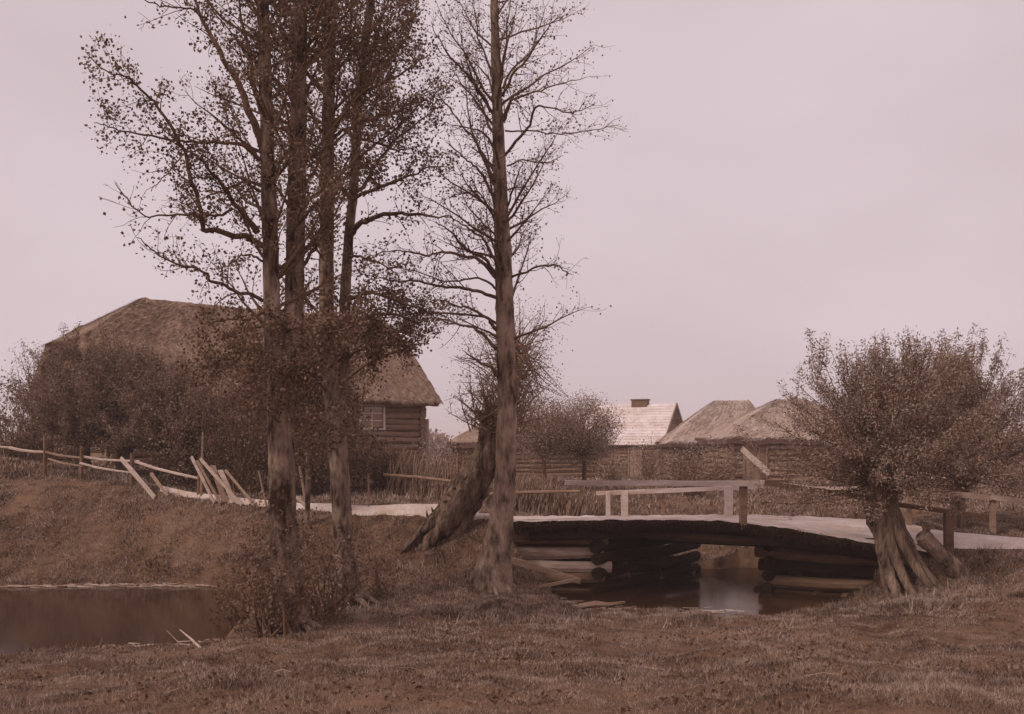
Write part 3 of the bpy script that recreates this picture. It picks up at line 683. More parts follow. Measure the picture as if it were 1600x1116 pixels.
# right pollard with splayed roots
bR = on(1415, 17.3)
def splay(tm):
    tops = [P(1364, 800, 17.4), P(1374, 800, 17.3), P(1384, 805, 17.35), P(1392, 810, 17.5), P(1372, 790, 17.6)]
    feet = [(1400, 914, 16.9, .10), (1422, 914, 16.8, .08), (1446, 912, 16.9, .08), (1462, 912, 16.9, .075), (1415, 910, 17.2, .12), (1385, 910, 17.2, .05), (1450, 905, 17.2, .08)]
    for i, (x, y, D, r) in enumerate(feet):
        s = tops[i % 5]; e = P(x, y, D); e[2] = gz(e[0], e[1]) - .04; mid = s * .5 + e * .5 + R.normal(size=3) * .04
        q = spline([s + (0, 0, .2), mid, e + (0, 0, .12), e + unit((e - s) * (1, 1, 0)) * .18 + (0, 0, -.03)], 14)
        tm.tube(q, np.linspace(r * 1.1, r * .6, 14), 9, rough=.12, lobes=.35)
crownR = lambda d: .82 + .25 * abs(math.sin(3 * math.atan2(d[2], d[0]) + .6))
pollard('pollard_willow', 'pollard willow with split roots and broad feathery crown at the right bridge end', bR,
        [(*P(1412, 885, 17.3), .17), (*P(1393, 848, 17.35), .185), (*P(1378, 812, 17.35), .215), (*P(1376, 780, 17.35), .26), (*P(1376, 758, 17.35), .29), (*P(1380, 745, 17.35), .22)],
        280, 2.0, .82, 150, .045, M['leaf_w'], aspect=.4, up=1.05, head=.28, trunk_fn=splay, bias=(-.02, 0, .02), outline=crownR)
# second crown behind it
bR2 = on(1496, 21)
pollard('pollard_willow', 'fuller rounded willow growing behind the split rooted pollard by the rail fence', bR2,
        [(*bR2 - (0, 0, .1), .15), (*P(1496, 760, 21), .11), (*P(1496, 738, 21), .13)], 260, 2.15, .62, 150, .05, M['leaf_w'], aspect=.4, up=1.15, head=.3, bias=(.0, 0, .08))
# leaning hollow pollard left of the bridge
bL = on(682, 19.0)
def lean(tm):
    for (x0, y0, x1, y1, r, D) in ((650, 838, 742, 735, .085, 18.9), (668, 842, 752, 738, .10, 18.8), (700, 838, 762, 735, .11, 19.1), (636, 842, 690, 800, .05, 18.8), (712, 832, 760, 760, .08, 18.95)):
        e = P(x0, y0, D); e[2] = gz(e[0], e[1]) - .04; s = P(x1, y1, D + .1)
        tm.tube(spline([e - unit((s - e) * (1, 0, 0)) * .12 - (0, 0, .05), e + (0, 0, .05), (e + s) / 2 + R.normal(size=3) * .03, s], 14), np.linspace(r * .9, r * 1.2, 14), 11, rough=.14, lobes=.45)
    e = P(625, 838, 18.7); e[2] = gz(e[0], e[1])
    tm.tube([P(690, 812, 18.9), P(655, 832, 18.8), e], [.09, .05, .02], 7, rough=.1)
    for k in range(7):      # torn bark flakes on the upper side
        t = k / 7 + R.uniform(0, .1); p = P(664 + 80 * t, 812 - 80 * t, 18.8); tm.tube([p, p + R.normal(size=3) * .05 + (-.03, 0, .06)], [.025, .006], 4)
pollard('pollard_willow', 'old leaning willow trunk split and hollow beside the road with short bushy head', bL,
        [(*P(684, 830, 19), .2), (*P(708, 795, 19), .25), (*P(732, 762, 19), .27), (*P(752, 735, 19.0), .25), (*P(762, 712, 19.0), .24), (*P(768, 690, 19.0), .22), (*P(768, 662, 19.0), .2)],
        90, .85, .9, 30, .04, M['leaf_m'], aspect=.5, up=1.0, head=.3, trunk_fn=lean, knobs=14)

# row of bushy willows left of the house
for i, (px, D, l, lab) in enumerate(((128, 26.5, 2.1, 'dark willow bush at the left corner of the thatched farmhouse'), (195, 26.3, 2.1, 'big brushy pollard willow with pale trunk before the left end of the farmhouse'), (262, 26.0, 1.9, 'brushy pollard willow right of the biggest one before the farmhouse'), (330, 26.4, 1.45, 'small pollard willow beside the upright pole at the fence'))):
    b = on(px, D); pollard('pollard_willow', lab, b, [(*b - (0, 0, .1), .22), (*b + (0, 0, .5), .17), (*b + (.02, 0, 1.0 - .1 * i), .2)], 230, l, .85, 150, .05, M['leaf_m'] , aspect=.4, up=1.25, head=.25, group='pollard willows along the farmhouse')

# ------------------------------------------------------------------ buildings
def roof_faces(O, u, v, L, W, ze, zr, oh, hl, hr, thl, thr, sag=.05):
    """thatch surface as quads: returns list of grids; O front-left wall corner, u along, v back"""
    half = W / 2 + oh; rise = zr - ze
    def pt(s, t, side):      # s along from -oh..L+oh, t 0 eave..1 ridge
        off = (-oh + half * t) if side == 0 else (W + oh - half * t)
        z = ze + rise * t + .05 * math.sin(t * 3.14) - sag * math.sin(math.pi * min(1, max(0, s / L))) * t
        return O + u * s + v * off + np.array((0, 0, z - O[2]))
    def lim(t):
        a = -oh + (hl * (t - thl) / (1 - thl) if t > thl else 0); b = L + oh - (hr * (t - thr) / (1 - thr) if t > thr else 0); return a, b
    return pt, lim

def thatch_roof(root, O, u, v, L, W, ze, zr, oh, hl, hr, thl, thr, thick=.28, ns=44, ntt=22, straw=6000, rough=.02, mat=None, smat=None, bl=.32):
    pt, lim = roof_faces(O, u, v, L, W, ze, zr, oh, hl, hr, thl, thr)
    mb = MB(); T = list(np.linspace(0, 1, ntt + 1)); smp = []
    for side in (0, 1):
        Gd = []
        for t in T:
            a, b = lim(t); Gd.append([pt(a + (b - a) * k / ns, t, side) for k in range(ns + 1)])
        Gd = np.array(Gd); nrm = unit(np.cross(u, (Gd[-1, 0] - Gd[0, 0])));
        nrm = np.array((nrm[0], nrm[1], abs(nrm[2])))
        wv = .03 * np.sin(np.arange(ns + 1) * .55 + 1)[None] * (1 - np.array(T))[:, None] + rough * R.normal(size=Gd.shape[:2])
        Gd = Gd + wv[..., None] * np.array((0, 0, 1.0)); 
        i = (np.arange(ntt)[:, None] * (ns + 1) + np.arange(ns)[None]).ravel()
        q = np.stack([i, i + 1, i + ns + 2, i + ns + 1], 1); 
        if side: q = q[:, ::-1]
        mb.addv(Gd.reshape(-1, 3), q); smp.append(Gd)
    for e, (hh, th) in enumerate(((hl, thl), (hr, thr))):
        if hh <= 0: continue
        rows = []; TT = [t for t in T if t >= th - 1e-6]
        if TT[0] > th + 1e-6: TT = [th] + TT
        for t in TT:
            a, b = lim(t); s = a if e == 0 else b; f, g = pt(s, t, 0), pt(s, t, 1)
            rows.append([f + (g - f) * k / 10 for k in range(11)])
        rows = np.array(rows); n = len(rows)
        i = (np.arange(n - 1)[:, None] * 11 + np.arange(10)[None]).ravel(); q = np.stack([i, i + 1, i + 12, i + 11], 1)
        if e == 0: q = q[:, ::-1]
        mb.addv(rows.reshape(-1, 3), q); smp.append(rows)
    me = mb.mesh('roof', mat or M['thatch'], root.location); o = link('roof', me, root)
    import bmesh
    bm = bmesh.new(); bm.from_mesh(me); bmesh.ops.remove_doubles(bm, verts=bm.verts, dist=.004); bm.normal_update()
    bmesh.ops.reverse_faces(bm, faces=[f for f in bm.faces if f.normal.z < 0])
    bm.to_mesh(me); bm.free()
    md = o.modifiers.new('thick', 'SOLIDIFY'); md.thickness = thick; md.offset = -1
    # straw laid down the slope, thicker at the eaves
    sm = MB(); cnt = [max(1, int(straw * g.shape[0] * g.shape[1] / sum(k.shape[0] * k.shape[1] for k in smp))) for g in smp]
    for Gd, n in zip(smp, cnt):
        a = R.uniform(0, Gd.shape[0] - 1.001, n); a[: n // 5] = R.uniform(0, .35, n // 5); c = R.uniform(0, Gd.shape[1] - 1.001, n)
        ia, ic = a.astype(int), c.astype(int); fa, fc = (a - ia)[:, None], (c - ic)[:, None]
        p = (Gd[ia, ic] * (1 - fa) + Gd[ia + 1, ic] * fa) * (1 - fc) + (Gd[ia, ic + 1] * (1 - fa) + Gd[ia + 1, ic + 1] * fa) * fc
        dn = Gd[ia, ic] - Gd[ia + 1, ic]; dn /= np.linalg.norm(dn, axis=1)[:, None]
        sd_ = np.cross(dn, (0, 0, 1)); sd_ /= np.linalg.norm(sd_, axis=1)[:, None] + 1e-9
        up = np.cross(sd_, dn); up *= np.sign(up[:, 2:3])
        l = bl * R.uniform(.4, 1.1, (n, 1)); ww = .011
        d2 = dn + R.normal(size=(n, 3)) * .06
        v0 = p + up * .005 - sd_ * ww; v1 = p + up * .005 + sd_ * ww; v2 = p + d2 * l + up * (.035 + .02 * R.normal(size=(n, 1)))
        vv = np.stack([v0, v1, v2], 1).reshape(-1, 3); k = np.arange(n)[:, None] * 3; sm.addv(vv, np.concatenate([k, k + 1, k + 2], 1))
    so = part('thatch_straw', sm, smat or M['straw'], root); so['kind'] = 'stuff'
    return pt, lim

def log_walls(root, O, u, v, L, W, z0, z1, mat, openings=(), pitch=.2, proud=.16, sides=8):
    """openings on front wall: (s0, s1, z0, z1)"""
    n = int(round((z1 - z0) / pitch))
    for i in range(n):
        z = z0 + pitch * (i + .5)
        cuts = [-proud, L + proud]
        segs = [(-proud, L + proud)]
        for (s0, s1, a, b) in openings:
            if a < z < b:
                ns = []
                for (p, q) in segs:
                    if s0 > p and s1 < q: ns += [(p, s0), (s1, q)]
                    else: ns.append((p, q))
                segs = ns
        for (p, q) in segs:
            a = O + u * p; b = O + u * q; put_log(root, (a[0], a[1], z), (b[0], b[1], z), pitch * .56, mat, 'log', sides, i % 4)
        a = O + v * W - u * proud; b = O + v * W + u * (L + proud); put_log(root, (a[0], a[1], z), (b[0], b[1], z), pitch * .56, mat, 'log', sides, i % 4)
        for s in (0, L):
            a = O + u * s - v * proud; b = O + u * s + v * (W + proud); put_log(root, (a[0], a[1], z + pitch / 2), (b[0], b[1], z + pitch / 2), pitch * .56, mat, 'log', sides, i % 4)
def gable_boards(root, O, u, v, s, W, ze, zr, mat, oh, th=1.0, nb=None, out=1):
    nb = nb or int(W / .22); half = W / 2
    for k in range(nb):
        y = (k + .5) * W / nb; h = (zr - ze) * (1 - abs(y - half) / (half + oh)); h = min(h, (zr - ze) * th) - .12
        if h < .1: continue
        p = O + u * (s + out * .05) + v * y; mb = MB()
        mb.bar((p[0], p[1], ze - .12), (p[0], p[1], ze + h), W / nb * .96, .03, tuple(u)); part('gable_board', mb, mat, root)
def opening_set(root, O, u, v, s0, s1, z0, z1, kind, mat_f, mat_p, panes=(2, 3)):
    fr = .07; c = lambda s, z, d=0: np.array((*(O + u * s - v * (.13 + d))[:2], z))
    mb = MB()
    mb.bar(c(s0 - fr, z1 + fr / 2), c(s1 + fr, z1 + fr / 2), .06, fr); mb.bar(c(s0 - fr, z0 - fr / 2), c(s1 + fr, z0 - fr / 2), .08, fr)
    mb.bar(c(s0 - fr / 2, z0), c(s0 - fr / 2, z1), .06, fr, tuple(u)); mb.bar(c(s1 + fr / 2, z0), c(s1 + fr / 2, z1), .06, fr, tuple(u))
    if kind == 'window':
        wobj = part('window', mb, mat_f, root); nx_, nz_ = panes
        for i in range(nx_):
            for j in range(nz_):
                a0 = s0 + (s1 - s0) * i / nx_ + .02; a1 = s0 + (s1 - s0) * (i + 1) / nx_ - .02; b0 = z0 + (z1 - z0) * j / nz_ + .02; b1 = z0 + (z1 - z0) * (j + 1) / nz_ - .02
                m2 = MB(); p = c((a0 + a1) / 2, (b0 + b1) / 2, -.03); m2.box(p, u * (a1 - a0), v * .012, (0, 0, b1 - b0)); part('pane', m2, mat_p, wobj)
        m2 = MB()
        for i in range(1, nx_): s = s0 + (s1 - s0) * i / nx_; m2.bar(c(s, z0 + .001, -.01), c(s, z1 - .001, -.01), .03, .04, tuple(u))
        for j in range(1, nz_): z = z0 + (z1 - z0) * j / nz_; m2.bar(c(s0 + .001, z, -.014), c(s1 - .001, z, -.014), .03, .035)
        part('sash', m2, mat_f, wobj)
    else:
        dobj = part('door', mb, mat_f, root); nb = max(3, int((s1 - s0) / .18))
        for i in range(nb):
            a0 = s0 + (s1 - s0) * i / nb + .004; a1 = s0 + (s1 - s0) * (i + 1) / nb - .004
            m2 = MB(); m2.box(c((a0 + a1) / 2, (z0 + z1) / 2, -.03), u * (a1 - a0), v * .035, (0, 0, z1 - z0 - .01)); part('board', m2, mat_p, dobj)

# farmhouse
uh = np.array((.774, .634, 0)); uh /= np.linalg.norm(uh); vh = np.array((-uh[1], uh[0], 0))
OH = .5
eR = P(690, 627, 36); L_h, W_h = 10.1, 5.2
Oh = eR - uh * (L_h + OH) + vh * OH; Oh[2] = -.85
house = thing('farmhouse', 'long log farmhouse with big hipped thatched roof behind the alders', 'house', Oh)
thatch_roof(house, Oh, uh, vh, L_h, W_h, 1.53, 4.5, OH, 2.3, .35, .5, .8, straw=34000, ns=60, ntt=24, bl=.26)
sw = L_h - 2.35
M['log_h'] = material('silvery_log', .27, .4, 4, (.3, 1.5, 1.5), bump=.7, fine=25)
log_walls(house, Oh, uh, vh, L_h, W_h, -.85, 1.5, M['log_h'], [(sw, sw + .82, .62, 1.34), (3.2, 4.1, -.85, 1.1), (5.2, 5.9, .62, 1.3)])
opening_set(house, Oh, uh, vh, sw, sw + .82, .64, 1.32, 'window', M['white'], M['glass'], (2, 3))
opening_set(house, Oh, uh, vh, 5.2, 5.9, .64, 1.28, 'window', M['white'], M['glass'], (2, 3))
opening_set(house, Oh, uh, vh, 3.2, 4.1, -.8, 1.1, 'door', M['plank_m'], M['plank_m'])
gable_boards(house, Oh, uh, vh, 0, W_h, 1.5, 4.5, M['plank_m'], OH, .4, out=-1)
gable_boards(house, Oh, uh, vh, L_h, W_h, 1.5, 4.5, M['plank_m'], OH, .85)
mb = MB(); p = Oh + uh * (L_h + .18) - vh * .14
mb.bar((p[0], p[1], -.9), (p[0], p[1], .95), .1, .1, (0, 1, 0)); part('corner_board', mb, M['plank'], house)

def shed(name, label, px0, px1, D, ze, zr, z0, W, ang, hips, ths, oh=.4, straw=5000, mat=None, smat=None, lg=None, openings=(), bl=.24, cat='shed'):
    """px0..px1: the wall's ends in the photo at depth D"""
    u = np.array((math.cos(ang), math.sin(ang), 0)); v = np.array((-u[1], u[0], 0))
    a = np.array(((px0 - HX) / F * D, D, z0)); L = (px1 - px0) / F * D / max(.5, u[0]); O = a
    rt = thing(name, label, cat, O)
    log_walls(rt, O, u, v, L, W, z0, ze, lg or M['log'], openings, pitch=.21, sides=6)
    thatch_roof(rt, O, u, v, L, W, ze, zr, oh, hips[0], hips[1], ths[0], ths[1], straw=straw, ns=30, ntt=12, mat=mat, smat=smat, bl=bl)
    for s, h, th, out in ((0, hips[0], ths[0], -1), (L, hips[1], ths[1], 1)):
        if th > .05: gable_boards(rt, O, u, v, s, W, ze, zr, M['plank_m'], oh, th, out=out)
    return rt, O, u, v, L
M['thatch_p'] = material('bleached_thatch', .42, .3, 1.2, bump=.9, fine=30, bdist=.06)
M['straw_p'] = material('bleached_straw', .48, .4, 1, bump=0, fine=5, island=.5, coord='Geo')
M['thatch_m'] = material('grey_thatch', .33, .3, 1.2, bump=.9, fine=30, bdist=.06)
M['straw_m'] = material('grey_straw', .38, .4, 1, bump=0, fine=5, island=.5, coord='Geo')
shed('thatched_barn', 'low grey thatched barn behind the apple tree and the tall single alder', 712, 935, 52, .25, 1.52, -1.6, 5.0, .0, (2.2, 1.8), (0, 0), straw=12000, mat=M['thatch_m'], smat=M['straw_m'], cat='barn')
shed('thatched_barn', 'pale thatched barn with bushes before its wall between the white roofed cottage and the shed', 1056, 1210, 50, .25, 2.30, -1.6, 4.6, -.03, (2.5, 1.2), (0, 0), straw=12000, mat=M['thatch_p'], smat=M['straw_p'], cat='barn')
scr, Os, us, vs, Ls = shed('thatched_shed', 'thatched log shed with a plank leaning on it left of the pollard crown', 1142, 1335, 42, .38, 2.02, -1.35, 4.6, .03, (2.8, 1.6), (0, .3), straw=12000, mat=M['thatch_p'], smat=M['straw_p'], lg=M['log_h'], openings=[(.5, 1.3, -1.35, .2)])
opening_set(scr, Os, us, vs, .5, 1.3, -1.3, .15, 'door', M['plank_m'], M['plank_m'])
pa, pb = P(1203, 741, 40.5), P(1159, 701, 41.4)
plank_thing(pa, pb, .06, .2, M['plank'], 'wide pale plank propped against the wall of the thatched log shed', grp=None)
plank_thing(P(1174, 738, 41.0), P(1161, 706, 41.4), .05, .05, M['plank_m'], 'thin pole propped on the shed wall beside the wide pale plank', 'pole', 'pole')

# white roofed cottage
Dw = 62.0; aw = -.42; uw = np.array((math.cos(aw), math.sin(aw), 0)); vw = np.array((-uw[1], uw[0], 0))
Ew = P(1028, 700, Dw); Lw, Ww = 4.6, 5.2
Ow = Ew - uw * Lw; z0w = -1.65; Ow[2] = z0w; zew, zrw, ohw = .12, 2.55, .35
cot = thing('cottage', 'small cottage with pale shingled roof, board gable and a low wide chimney', 'cottage', Ow)
log_walls(cot, Ow, uw, vw, Lw, Ww, z0w, zew, M['log'], [(2.9, 3.7, z0w, .0)], pitch=.22, sides=6)
opening_set(cot, Ow, uw, vw, 2.95, 3.65, z0w + .05, -.05, 'door', M['plank_m'], M['plank_m'])
half = Ww / 2 + ohw; rise = zrw - zew; nsl = math.hypot(half, rise); rows = 15
for side in (0, 1):
    for k in range(rows):
        t0, t1 = k / rows, min(1.0, (k + 1.25) / rows)
        of = lambda t: (-ohw + half * t) if side == 0 else (Ww + ohw - half * t)
        a = Ow - uw * ohw + vw * of((t0 + t1) / 2); p = np.array((a[0], a[1], zew + rise * (t0 + t1) / 2 + .04)); q = p + uw * (Lw + 2 * ohw)
        sl = vw * (of(t1) - of(t0)) + np.array((0, 0, rise * (t1 - t0))); nn = unit(np.cross(sl, uw)); nn = nn * np.sign(nn[2])
        mb = MB(); ls = np.linalg.norm(sl); e = unit(unit(sl) - nn * .08); mb.bar(p, q, ls, .03, tuple(unit(np.cross(uw, e))), .05)
        part('shingle_course', mb, M['shingle'], cot)
gz_n = 11
for k in range(gz_n):      # right gable: horizontal boards
    t0 = k / gz_n; zc = zew + rise * (t0 + .5 / gz_n); hw = (half - .12) * (1 - t0 - .5 / gz_n)
    c = Ow + uw * (Lw + .06) + vw * Ww / 2; mb = MB(); mb.box((c[0], c[1], zc), uw * .03, vw * hw * 2, (0, 0, rise / gz_n * .92)); part('gable_board', mb, M['plank_m'] if k % 3 else M['log'], cot)
mb = MB()
for sgn in (0, 1):
    c0 = Ow + uw * (Lw + ohw + .02) + vw * (-ohw if sgn == 0 else Ww + ohw); c1 = Ow + uw * (Lw + ohw + .02) + vw * Ww / 2
    mb.bar((c0[0], c0[1], zew + .02), (c1[0], c1[1], zrw + .05), .04, .16)
part('barge_board', mb, M['plank'], cot)
mb = MB(); c = Ow + uw * 2.75 + vw * Ww / 2; mb.box((c[0], c[1], zrw + .05), uw * .95, vw * .5, (0, 0, .42)); mb.box((c[0], c[1], zrw + .3), uw * 1.05, vw * .6, (0, 0, .08)); part('chimney', mb, M['brick'], cot)

# ------------------------------------------------------------------ fences
# brushwood fence: leaning stakes with a rail on top
bf = thing('brushwood_fence', 'brushwood garden fence of closely set leaning stakes behind the road', 'fence', on(860, 24))
def stake_mesh(i):
    mb = MB(); z = np.linspace(0, 1, 5); b = .05 * np.sin(z * 3 + i)
    mb.tube(np.stack([b, .04 * np.cos(z * 4 + i) - .04, z], 1), np.linspace(.016, .008, 5), 4); return mb.mesh('stake', M['stk'])
M['stk'] = material('weathered_stakes', .27, .5, 3, bump=0)
sts = [stake_mesh(i) for i in range(8)]
line = [(605, 26.0), (700, 25.2), (800, 24.4), (935, 24.2)]
xs = np.linspace(605, 945, 285)
for k, px in enumerate(xs):
    D = np.interp(px, [605, 700, 800, 945], [26.5, 25.4, 24.4, 24.0]) + random.uniform(-.1, .1); b = on(px, D, -.05)
    hgt = random.uniform(.78, 1.15) * (1.05 if px < 700 else .88)
    M4 = Matrix.Translation(Vector(b)) @ Matrix.Rotation(random.gauss(.22, .12), 4, 'Y') @ Matrix.Rotation(random.gauss(0, .1), 4, 'X') @ Matrix.Rotation(random.uniform(0, 6), 4, 'Z') @ Matrix.Diagonal((1.3, 1.3, hgt, 1))
    piece('stake', sts[k % 8], bf, M4)
for a, b in (((748, 773, 24.3), (905, 768, 23.9)), ((600, 742, 26.2), (705, 752, 25.1))):
    mb = MB(); mb.tube([P(*a), (P(*a) + P(*b)) / 2 + (0, 0, .02), P(*b)], [.035, .035, .03], 6); part('rail', mb, M['plank_m'], bf)

# rail fence on the left slope
lf = thing('pole_fence', 'rickety pole fence running down the slope at the left towards the propped planks', 'fence', on(150, 23.5))
def lrail(a, b, r=.035, mat=None):
    mb = MB(); p, q = P(*a), P(*b); mb.tube([p, p * .66 + q * .34 + (0, 0, -.03), p * .33 + q * .67 + (0, 0, -.02), q], [r, r, r * .9, r * .8], 6, rough=.06); part('rail', mb, mat or M['plank'], lf)
lrail((15, 700, 24.6), (75, 707, 24.3)); lrail((68, 706, 24.3), (140, 717, 24.1), .03, M['plank_m']); lrail((130, 714, 24.1), (218, 721, 23.6), .03)
lrail((212, 722, 23.6), (312, 748, 22.7), .034); lrail((75, 717, 24.3), (130, 729, 24.0), .025, M['plank_m']); lrail((125, 724, 24.0), (205, 739, 23.6), .028); lrail((-60, 690, 25), (18, 700, 24.6))
for px, y0, D, wd in ((70, 680, 24.3, .045), (127, 700, 24.05, .04), (206, 708, 23.6, .05), (311, 742, 22.7, .05), (-40, 690, 24.9, .05)):
    b = on(px, D, -.05); t = P(px, y0, D); mb = MB(); mb.tube([b, t], [wd, wd * .8], 7, rough=.05); part('post', mb, M['log'], lf)
G_ = 'planks propped along the pole fence'
def lplank(a, b, wd, hd, lab, mat='plank', name='plank', cat='plank'):
    p, q = P(*a), P(*b)
    lo = p if p[2] < q[2] else q; z = gz(lo[0], lo[1]); lo[2] = z + hd / 2
    plank_thing(p, q, wd, hd, M[mat], lab, cat, name, G_)
lplank((242, 757, 22.6), (189, 716, 23.5), .04, .085, 'broad pale plank leaning on the pole fence left of the tall upright pole')
lplank((262, 758, 22.7), (236, 740, 23.2), .035, .055, 'short split plank lying low beside the broad plank on the pole fence', 'plank_m')
lplank((335, 778, 21.9), (299, 714, 22.5), .03, .06, 'leftmost board of the bundle propped beside the tall upright pole')
lplank((345, 780, 21.8), (308, 720, 22.4), .03, .055, 'second board of the bundle propped beside the tall upright pole', 'plank_m')
lplank((378, 788, 21.5), (313, 717, 22.3), .04, .055, 'longest pale pole slanting across the plank bundle down to the road')
lplank((352, 780, 21.9), (332, 728, 22.6), .11, .03, 'wide worn board standing inside the plank bundle', 'plank_m')
lplank((366, 782, 21.8), (344, 735, 22.4), .1, .03, 'wide pale board at the back of the plank bundle')
lplank((398, 790, 21.4), (352, 735, 22.2), .035, .045, 'rightmost pole of the plank bundle ending at the road edge', 'plank_m')
b = on(314, 22.6); mb = MB(); mb.tube([b - (0, 0, .1), P(317, 675, 22.6)], [.03, .018], 6); solo('upright_pole', mb, M['plank_m'], 'tall thin upright pole standing in the plank bundle', 'pole', tuple(b))
# thin stakes and poles by the road between the alders
for a, bt, r, lab in (((418, 790, 21.2), (404, 735, 21.2), .022, 'thin stake leaning left beside the pond alder at the road'), ((480, 788, 20.9), (468, 728, 20.9), .03, 'pale bent stake just right of the pond alder at the road'), ((576, 800, 20.2), (576, 742, 20.2), .022, 'upright stake just right of the forked alder at the road')):
    p = P(*a); p[2] = gz(p[0], p[1]) - .05; mb = MB(); mb.tube([p, P(*bt)], [r, r * .8], 6); solo('stake', mb, M['plank_m'], lab, 'stake', tuple(p), 'stakes along the road')
plank_thing(on(483, 20.5, .03), P(464, 777, 20.8), .04, .06, M['plank'], 'short pale board lying at the road edge beside the bent stake')

# ------------------------------------------------------------------ more vegetation
def on3(px, py, D): return P(px, py, D)
bc = dict
# shoots and brush round the feet of the alders
bush('shrub', 'leafy suckers sprouting round the foot of the pond alder', on(432, 13.95), on(436, 14.0, .75), (.6, .5, 1.05), 36, 230, 15, .042, (None, M['leaf']), clump=.11, group='suckers round the alders')
bush('shrub', 'thin suckers between the two alders above the pond corner', on(505, 15.0), on(508, 15.0, .6), (.45, .4, .85), 26, 120, 14, .042, (None, M['leaf']), clump=.1, group='suckers round the alders')
bush('shrub', 'low brambly bush at the right end of the pond', on(385, 16.5), on(385, 16.5, .4), (.5, .8, .55), 26, 110, 13, .042, (None, M['leaf']), clump=.12, group='suckers round the alders')
bush('shrub', 'sparse sprouts right of the forked alder foot', on(590, 16.9), on(590, 16.9, .3), (.45, .4, .42), 18, 50, 12, .042, (None, M['leaf']), clump=.1, group='suckers round the alders')
# garden shrubs in front of the house
spots = [(300, 25.2, 1.9, 1.1, 'dark garden shrub left of the plank bundle'), (372, 24.8, 2.5, 1.2, 'tall garden shrub behind the plank bundle'), (440, 25.2, 2.5, 1.2, 'garden shrub hidden behind the pond alder trunk'),
         (500, 25.8, 2.2, 1.1, 'garden shrub before the farmhouse between the two alders'), (548, 27.0, 1.3, .7, 'garden shrub under the farmhouse eave right of the forked alder'), (612, 27.5, .7, .7, 'low round shrub below the lit farmhouse window')]
for px, D, h, rx, lab in spots:
    b = on(px, D); bush('garden_shrub', lab, b, b + (0, 0, h * .62), (rx, .9, h * .68), 50, 360, 24, .05, (None, M['leaf_m'] if px in (300, 548) else M['leaf']), clump=.15, group='garden shrubs before the farmhouse')
# young trees whose leaves cover the middle of the house
b = on(480, 19.8); bush('young_tree', 'dark dense young tree wedged behind and between the two alders', b, P(470, 580, 19.8), (1.35, .8, 1.3), 60, 620, 24, .05, (M['bark'], M['leaf']), 'tree', trunk=[(*b, .05), (*P(482, 700, 19.8), .045), (*P(480, 620, 19.8), .03)], clump=.16)
# far left bushes
for px, D, h, rx, n, lab in ((20, 30, 2.2, 1.3, 120, 'dark bush at the left border of the view behind the pole fence'), (62, 31.5, 2.1, .9, 90, 'bush between the farmhouse corner and the leftmost bush'), (-90, 30, 2.8, 1.6, 140, 'large bush beyond the left border')):
    b = on(px, D); bush('lilac_bush', lab, b, b + (0, 0, h * .55), (rx, 1.2, h * .58), 60, n, 22, .065, (None, M['leaf']), clump=.17, group='bushes left of the farmhouse')
b = on(55, 33); bush('young_tree', 'thin leaved sapling rising above the bushes at the left of the farmhouse', b, P(50, 590, 33), (1.1, 1.0, .95), 50, 70, 9, .055, (M['bark'], M['leaf_p']), 'tree', trunk=[(*b, .05), (*P(52, 670, 33), .04), (*P(50, 620, 33), .03)], clump=.16)
# pale-leaved tree behind the single alder
b = on(800, 29); bush('birch_tree', 'feathery pale leaved tree right behind the single alder', b, P(805, 585, 29), (1.5, 1.2, 1.85), 260, 420, 12, .045, (M['bark'], M['leaf_p']), 'tree', trunk=[(*b, .1), (*P(800, 700, 29), .08), (*P(804, 530, 29), .03)], clump=.2)
# apple tree before the barn
b = on(913, 34); bush('apple_tree', 'spreading apple tree with forked low trunk before the grey barn', b, P(905, 672, 34), (1.5, 1.1, 1.05), 120, 900, 20, .045, (M['bark_d'], M['leaf_w']), 'tree', trunk=[(*b - (0, 0, .1), .07), (*P(912, 720, 34), .06), (*P(905, 702, 34), .05)], clump=.15, low=.7)
b = on(852, 33); bush('apple_tree', 'smaller apple tree left of the spreading one behind the brushwood fence', b, P(850, 668, 33), (1.2, .9, .95), 90, 560, 18, .045, (M['bark_d'], M['leaf_w']), 'tree', trunk=[(*b - (0, 0, .1), .06), (*P(850, 715, 33), .05), (*P(850, 698, 33), .04)], clump=.15, low=.7)
# shrubs before sheds and behind the bridge
for px, D, h, rx, n, mt, lab in ((1012, 46, 1.7, .8, 80, 'leaf_w', 'bush under the eave of the white roofed cottage'), (1068, 44, 1.5, .9, 80, 'leaf_w', 'bush at the left end of the pale barn'), (1115, 41, 1.4, 1.0, 90, 'leaf_w', 'twiggy bush before the pale barn wall'),
                             (1085, 30, .95, 1.0, 90, 'leaf', 'dark low bush seen under the far handrail of the bridge'), (725, 30, 1.0, .9, 70, 'leaf', 'low bush behind the leaning willow'), (690, 34, 1.2, 1.0, 70, 'leaf_w', 'hedge bush right of the farmhouse corner'),
                             (960, 40, 1.0, .8, 60, 'leaf_w', 'small bush before the cottage wall'), (1262, 33, .5, 1.0, 70, 'leaf_w', 'low bush before the log shed door side'), (1320, 32, 1.0, 1.0, 80, 'leaf_w', 'low bush behind the crown of the split rooted willow'), (1590, 29, 1.5, 1.1, 100, 'leaf_w', 'bush at the right border behind the rail fence'),
                             (1440, 30, 1.3, 1.2, 110, 'leaf_w', 'bush behind the gap between the two willows'), (1680, 31, 1.8, 1.4, 100, 'leaf_w', 'bush beyond the right border')):
    b = on(px, D); bush('hedge_bush', lab, b, b + (0, 0, h * .52), (rx, .8, h * .58), 40, n, 18, .06, (None, M[mt]), clump=.15, group='bushes in the village gardens')
